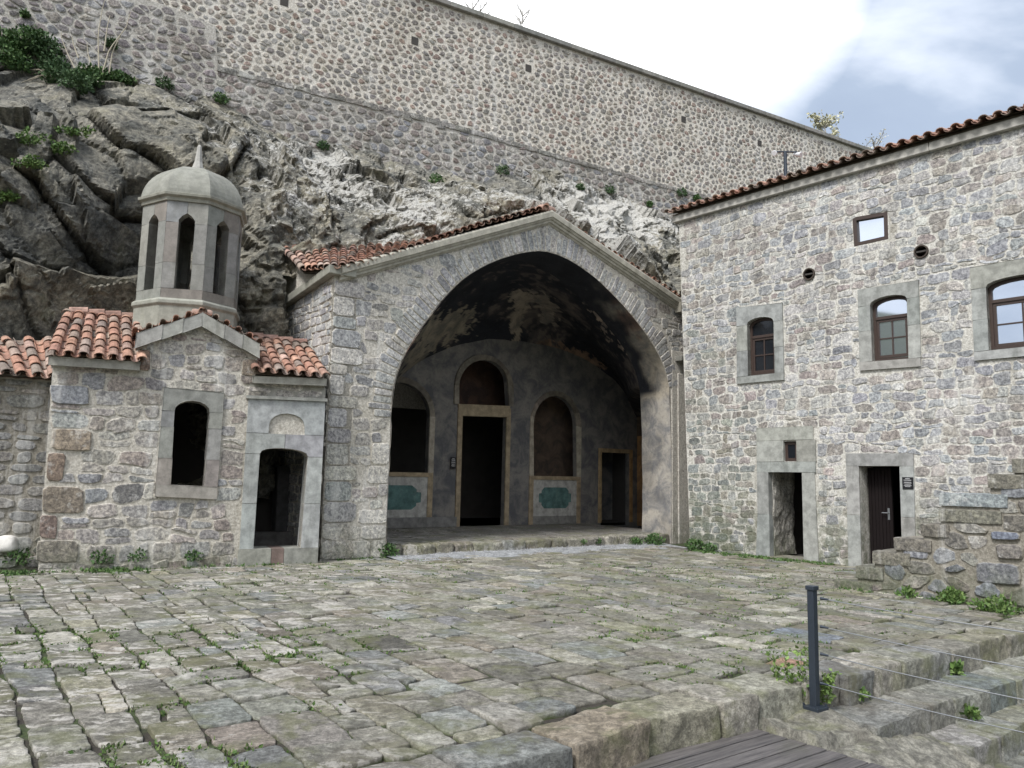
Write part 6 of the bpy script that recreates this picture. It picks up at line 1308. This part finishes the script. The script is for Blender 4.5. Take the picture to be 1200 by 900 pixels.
def cliff():
    F = WR; pts = []; val = []
    for x, y in BND:
        u, v = F.uv(x, y); pts += [(u, v), (u, v + .7), (u, v + 1.6)]; val += [.18, -.25, -1.0]
    for x, y, Y in CTL:
        Q = RY(x, y, Y); u, v, d = F.inv(Q); pts.append((u, v)); val.append(d)
    # lower rows so the rock runs on down behind the buildings
    for x, Y in ((-250, 11.3), (0, 12.6), (110, 14.8), (220, 15.8), (320, 15.7)): 
        Q = RY(x, 480, Y); u, v, d = F.inv(Q); pts.append((u, v - 1.2)); val.append(d)
    pts = np.array(pts, float); val = np.array(val, float)
    uL, uR = F.uv(-300, 100)[0], F.uv(980, 300)[0]; st = .055
    us = np.arange(uL, uR, st); vs = np.arange(1.2, 12.4, st); U, V = np.meshgrid(us, vs, indexing='ij'); q = np.stack([U.ravel(), V.ravel()], -1)
    num = np.zeros(len(q)); den = np.zeros(len(q))
    # thin-plate spline through the controls
    def tps(r2): return np.where(r2 > 0, .5 * r2 * np.log(np.maximum(r2, 1e-12)), 0)
    n = len(pts); K = tps(((pts[:, None] - pts[None]) ** 2).sum(-1)) + np.eye(n) * 1.2; Pm = np.column_stack([np.ones(n), pts]); A = np.block([[K, Pm], [Pm.T, np.zeros((3, 3))]]); sol = np.linalg.solve(A, np.concatenate([val, np.zeros(3)]))
    D = np.zeros(len(q))
    for s in range(0, len(q), 20000): qq = q[s:s + 20000]; D[s:s + 20000] = tps(((qq[:, None] - pts[None]) ** 2).sum(-1)) @ sol[:n] + sol[n] + qq @ sol[n + 1:]
    # relief: big tilted blocks on the left, finer knobbly rock on the right
    wr = np.column_stack([q[:, 0] + .5 * vnoise(np.column_stack([q * .6, q[:, 0] * 0]), 3), q[:, 1] + .5 * vnoise(np.column_stack([q * .6, q[:, 0] * 0]), 9)])
    sk = np.column_stack([wr[:, 0] * .8 + wr[:, 1] * .45, wr[:, 1] * .75 - wr[:, 0] * .35])
    h1, c1 = facets(sk * .55, 5); h2, c2 = facets(sk * 1.35, 8); h3, c3 = facets(sk * 3.6, 19); P3 = np.column_stack([q, D * .6])
    left = np.clip((F.uv(300, 200)[0] - q[:, 0]) / 3.0, 0, 1); left = left * left * (3 - 2 * left)
    low = np.clip((q[:, 1] - 3.6) / 1.8, .25, 1)
    rel = h1 * (.72 * left * low + .35 * (1 - left)) + h2 * (.40 * left * low + .34 * (1 - left)) + h3 * (.07 * left + .16 * (1 - left)) + .28 * fbm(P3 * .8, 3, 2) + (.06 + .12 * (1 - left)) * fbm(P3 * 3.2, 4, 6) + (.025 + .035 * (1 - left)) * fbm(P3 * 8, 3, 8)
    rel -= (.17 * left * low + .12) * np.clip(1 - c1 / .07, 0, 1) + .10 * np.clip(1 - c2 / .06, 0, 1) + .04 * np.clip(1 - c3 / .08, 0, 1) * (1 - .6 * left)
    bz = np.interp(q[:, 0], [F.uv(x, y)[0] for x, y in BND], [F.uv(x, y)[1] for x, y in BND]); fade = np.clip((bz + .8 - q[:, 1]) / 1.6, .12, 1)
    D = D + rel * fade
    W_ = F.P(q[:, 0], q[:, 1] + .22 * h2 * fade, D)
    uf, vf, df = CF.inv(W_); gable = np.interp(uf, [0, 5.2, 10], [4.9, 6.7, 5.2]); keep = ~((uf > -.15) & (uf < 10.3) & (vf < gable) & (df > -9)); keep &= ~((uf > -.2) & (uf < 10.2) & (df > -2.4) & (vf < gable + .8))
    hu, hv, hd = RW.inv(W_); keep &= ~((hd < .1) & (hu > RW.uv(797, 262)[0] - .1) & (hd > -6))
    cu, cv, cd = CH.inv(W_); inside = (cd > -1.6) & (cu > -5.4) & (cu < .3) & (cv < 4.6); keep &= ~inside
    dt = np.hypot(W_[:, 0] - TOWER[0], W_[:, 1] - TOWER[1]); keep &= dt > 1.2
    px = np.array([F.uv(x, 200)[0] for x in (150, 300, 420)])
    lich = np.interp(q[:, 0], px, [.12, .62, 1.0]) ; band = np.clip(1 - (bz - q[:, 1] - 2.6) / 2.2, 0, 1) * np.clip((bz + .3 - q[:, 1]) / .5, .3, 1); lich = lich * (.35 + .65 * band) * np.clip(.75 + .5 * fbm(P3 * .5, 2, 33) * 2, 0, 1.2)
    lich += .22 * np.clip(1 - (bz - q[:, 1]) / 1.8, 0, 1) * left
    t1 = _h(np.floor(sk[:, 0] * .55).astype(int), np.floor(sk[:, 1] * .55).astype(int), np.zeros(len(q), int), 4)
    base = np.array([.33, .315, .27]); cold = np.array([.16, .165, .17]); warm = np.array([.33, .31, .26]); m = np.clip(.5 + h1 * .9, 0, 1)[:, None]
    col = cold * (1 - m) + warm * m; col = col * .55 + base * .45; crack = (np.clip(1 - c1 / .10, 0, 1) * .5)[:, None]; col = col * (1 - crack)
    mb = MB(); mb.grid(W_.reshape(len(us), len(vs), 3), np.column_stack([col, lich]), keep=keep.reshape(len(us), len(vs)))
    mb.build('cliff', M_CLIFF, kind='structure', smooth=False)
    return F, bz
cliff()
# ================================================================== PLANTS
def hit(x, y):
    """where a line of sight meets the things built so far (used only to root plants on rock and wall)"""
    if not hasattr(hit, 'dg'): bpy.context.view_layer.update(); hit.dg = bpy.context.evaluated_depsgraph_get()
    d = ray(x, y); d = d / np.linalg.norm(d); ok, loc, nrm, *_ = SC.ray_cast(hit.dg, Vector(O3), Vector(d)); return (np.array(loc), np.array(nrm)) if ok else (O3 + d * 25, -d)
def plants():
    rng = np.random.default_rng(71)
    hit(600, 450); jobs = []
    # small plants: pixel, radius m, leaf count, leaf size, name, label, group
    G1 = ((.045, .095, .03), (.065, .125, .04), (.09, .15, .05)); G2 = ((.07, .13, .035), (.10, .17, .045), (.13, .19, .06)); DK = ((.045, .085, .035), (.06, .11, .045), (.08, .13, .055))
    S = [((453, 650), .24, 420, .045, 'weed', 'round green weed at the white foot of the porch wall', G1, None),
         ((767, 638), .26, 400, .05, 'weed', 'widest leafy weed, at the foot of the pale plastered pier', G1, None),
         ((745, 637), .16, 170, .045, 'weed', 'small weed just left of the wide one at the pier', G1, None), ((701, 636), .10, 120, .035, 'weed', 'small weed growing against the porch step', G1, None), ((683, 636), .08, 90, .03, 'weed', 'smallest leafy tuft at the left of the weeds on the porch step', G1, None),
         ((815, 643), .24, 320, .05, 'weed', 'dark weed in the corner where porch and house meet', G1, None), ((832, 646), .16, 150, .045, 'weed', 'low weed along the house wall next to the corner', G1, None),
         ((227, 655), .15, 200, .04, 'weed', 'single green weed under the chapel window', G1, None), ((120, 658), .20, 200, .04, 'weed', 'weed at the foot of the chapel wall near its corner blocks', G1, None), ((162, 655), .16, 150, .04, 'weed', 'weed at the chapel wall between corner and window', G1, None), ((20, 658), .2, 170, .045, 'weed', 'weed beside the brown boulder', G1, None),
         ((1115, 705), .17, 420, .045, 'weed', 'tall bright green weed against the rubble side of the stair', G2, None), ((1172, 718), .22, 320, .045, 'weed', 'spreading weed at the stair foot near the right edge', G2, None), ((1062, 700), .14, 150, .04, 'weed', 'low weed at the foot of the stair beside its lowest steps', G2, None), ((1150, 715), .13, 130, .04, 'weed', 'small weed between the two larger ones at the stair', G2, None),
         ((1117, 787), .08, 110, .045, 'weed', 'broad-leaved weed on the joint under the kerb', G2, None), ((1134, 838), .085, 110, .045, 'weed', 'broad-leaved weed on the upper of the two lower steps', G2, None), ((1009, 816), .06, 90, .03, 'weed', 'tiny weed under the kerb near the steel post', G2, None)]
    for (p, r, n, s, nm, lab, cols, grp) in S:
        c, _ = hit(*p); mb = MB(); leaf_cluster(mb, c + [0, 0, r * .25], r, n, rng, size=s, cols=cols, up=.9); blades(mb, c, r * .6, n // 14, rng, h=r * 1.2, w=.005, cols=cols); tag(mb.build(nm, M_LEAF, loc=c), lab, 'weed', 'weeds round the courtyard')
    # the plant behind the post: thin stems with light leaves
    t = thing('young_plant', POST + [-.12, .12, 0], 'light green young plant with upright stems behind the steel post', 'plant')
    st, lf = MB(), MB()
    for k in range(9):
        b = POST + np.array([rng.uniform(-.24, .20), rng.uniform(.06, .16), 0.0]); h = rng.uniform(.18, .40) * (1.15 if b[0] < POST[0] else .7); tip = b + np.array([rng.normal(0, .05), rng.normal(0, .03), h]); st.tube([b, (b + tip) / 2 + [rng.normal(0, .01), 0, 0], tip], [.004, .003, .0015], 5, (.12, .15, .06, 0))
        for s in np.linspace(.1, 1, 9): leaf_cluster(lf, b + (tip - b) * s, .035, 9, rng, size=.028, cols=((.13, .20, .05), (.18, .26, .08), (.10, .16, .05)))
    st.build('stem', M_LEAF, t); lf.build('foliage', M_LEAF, t)
    # wall plants
    for (x, y), r, lab in (((590, 201), .24, 'round dark bush below the ledge above the porch roof'), ((713, 224), .20, 'dark bush on the old masonry right of the gable peak'), ((511, 214), .22, 'olive bush on top of the rock left of the gable peak'), ((378, 171), .16, 'small dark bush on the wall above the pale rock'), ((798, 227), .22, 'dark bush on the wall just above the house roof corner'), ((815, 233), .15, 'small bush touching the house tiles'), ((760, 240), .13, 'faint small bush low on the wall beside the house'), ((680, 222), .14, 'pale small bush between the two dark ones'), ((193, 101), .22, 'dark green bush on the rock left of the masonry joint'), ((258, 118), .20, 'upright plant at the foot of the vertical masonry joint'), ((97, 55), .0, ''), ((29, 18), .10, 'tiny plant high on the old wall at the left'), ((130, 53), .16, 'small dark plant among the dry stalks')):
        if r == 0: continue
        c, n = hit(x, y); c = c + n * .05; mb = MB(); leaf_cluster(mb, c, r, int(900 * r + 120), rng, size=.055, cols=DK if 'dark' in lab else G1, up=.3, squash=.9); mb.tube([c - n * .2, c], .012, 5, (.1, .08, .05, 0)); tag(mb.build('shrub', M_LEAF, loc=c), lab, 'shrub', 'shrubs rooted in wall and rock')
    # the big ivy bush at the upper left: along the top of the rock
    t = thing('ivy', hit(70, 80)[0], 'large dark green ivy hanging over the top of the cliff at the left', 'ivy'); lf, st = MB(), MB()
    for (x, y, r, n) in ((12, 68, .42, 900), (30, 52, .40, 900), (22, 82, .35, 500), (50, 60, .45, 1100), (60, 82, .42, 900), (72, 96, .38, 800), (85, 100, .35, 700), (100, 95, .32, 700), (118, 92, .26, 500), (135, 94, .24, 450), (150, 100, .18, 250), (44, 46, .25, 350), (8, 50, .3, 400), (-25, 60, .45, 600)):
        c, nn = hit(x, y); c = c + nn * .12; leaf_cluster(lf, c, r, n, rng, size=.065, cols=G1 if x < 45 or x > 90 else DK, up=.3, squash=.85)
    r0 = hit(70, 95)[0]
    for k in range(6): e = hit(rng.uniform(5, 140), rng.uniform(70, 98))[0]; st.tube([r0, (r0 + e) / 2 + [0, -.1, .1], e], [.02, .015, .006], 5, (.1, .08, .05, 0))
    lf.build('foliage', M_LEAF, t); st.build('stem', M_BARK, t)
    for (x, y), r, lab in (((50, 160), .42, 'light green fern patch on the rock shelf under the ivy'), ((85, 157), .30, 'light green fern patch on the shelf, nearest the dark cleft'), ((24, 160), .22, 'small fern patch at the left end of the rock shelf'), ((76, 178), .24, 'fern tuft below the rock shelf'), ((26, 192), .34, 'bright fern low on the left rock face'), ((8, 228), .16, 'small fern near the left edge on the rock')):
        c, n = hit(x, y); mb = MB()
        for k in range(6): leaf_cluster(mb, c + n * .05 + np.array([rng.uniform(-r, r), rng.uniform(-.05, .05), rng.uniform(-.08, .08)]), .13, 55, rng, size=.05, cols=G2, squash=.5)
        tag(mb.build('fern', M_LEAF, loc=c), lab, 'fern', 'ferns on the cliff')
    # dry stalks
    t0, _ = hit(115, 90); t = thing('dry_stalks', t0, 'pale dry stalks standing above the ivy in front of the old wall', 'dead plant')
    for pts in (((116, 86), (115, 40), (120, 10), (124, -5)), ((120, 86), (128, 58), (148, 32), (153, 14)), ((94, 92), (80, 65), (71, 42), (72, 38)), ((128, 86), (132, 60), (144, 36)), ((108, 80), (103, 62), (102, 50)), ((122, 60), (126, 30), (129, 18)), ((92, 68), (86, 52), (84, 42))):
        base, _ = hit(pts[0][0], min(pts[0][1] + 4, 95)); Y = base[1] - .25; P_ = np.array([RY(x, y, Y) for x, y in pts]); P_ = dense(P_, 10); MB().tube(P_, np.linspace(.022, .008, 10), 5, (.55, .49, .38, 0)).build('stalk', M_BARK, t)
    # trees behind the parapet
    def tree(px_, Y, h, spread, label, leaves, cols, bark, seed, lsize=.09, root_drop=1.0):
        r = np.random.default_rng(seed); top = RY(px_[0], px_[1], Y); base = np.array([top[0], top[1], top[2] - h]); t = thing('tree', base, label, 'tree', 'trees behind the retaining wall'); tr, br, lf = MB(), MB(), MB()
        trunk = dense(np.array([base - [0, 0, root_drop], base + [0, 0, h * .3], base + [r.normal(0, .1), 0, h * .6], base + [r.normal(0, .15), 0, h * .92]]), 10); tr.tube(trunk, np.linspace(.11, .015, 10) * h / 3, 7)
        tips = []
        for k in range(16):
            s = r.uniform(.3, .95); p0 = trunk[int(s * 9)]; a = r.uniform(0, 6.283); L_ = spread * r.uniform(.5, 1.0) * (1.15 - s * .5); d = np.array([math.cos(a), math.sin(a), r.uniform(.5, 1.3)]); d /= np.linalg.norm(d); p1 = p0 + d * L_ * .5 + [0, 0, .04]; p2 = p0 + d * L_ + [0, 0, .1]; br.tube([p0, p1, p2], [.03, .02, .008], 5); tips += [p1, p2]
            for j in range(7):
                q = lerp(p0, p2, r.uniform(.35, 1)); d2 = d + r.normal(0, .6, 3); d2[2] = abs(d2[2]) * .8; d2 /= np.linalg.norm(d2); e = q + d2 * L_ * r.uniform(.25, .5); br.tube([q, (q + e) / 2 + r.normal(0, .02, 3), e], [.012, .008, .004], 4); tips += [e, (q + e) / 2]
        tr.build('trunk', bark, t, smooth=True); br.build('branches', bark, t)
        if leaves:
            for p in tips: leaf_cluster(lf, p, .20, leaves, r, size=lsize, cols=cols)
            lf.build('crown', M_LEAF, t)
    grey = plain_mat('pale_grey_bark', (.42, .40, .37), .9, ns=20, var=.2)
    tree((968, 128), 36, 2.6, 1.0, 'sparse tree with pale yellow leaves above the wall, behind the house roof', 5, ((.50, .48, .33), (.56, .54, .40), (.44, .43, .28)), grey, 5, .11)
    tree((1022, 158), 38, 2.2, 1.1, 'thin almost bare tree just above the house tiles', 1, ((.45, .43, .3), (.5, .48, .38)), grey, 6, .07)
    tree((612, 6), 27.5, 1.9, 1.0, 'bare pale branches over the coping near the top edge', 0, (), grey, 7)
    tree((560, -12), 26.5, 1.9, 1.1, 'bare branches over the coping, left of the other bare tree', 0, (), grey, 8)
plants()
# hills round about, seen in the window panes
def hills():
    mb = MB(); a = np.linspace(math.radians(150), math.radians(400), 70); R_ = (60, 110, 170, 240); V = []
    for j, r in enumerate(R_): V.append([[r * math.cos(t), r * math.sin(t), (-2, 12, 30, 45)[j] * (1 + .25 * math.exp(-((math.degrees(t) - 194) / 6) ** 2)) * (1 + .12 * vnoise(np.array([[t * 5, j * .3, 0]]), 3)[0])] for t in a])
    mb.grid(np.array(V), (1, 1, 1, 0)); mb.build('hills', plain_mat('wooded_hill', (.05, .065, .035), .95, ns=.2, var=.3), kind='structure', smooth=True)
hills()
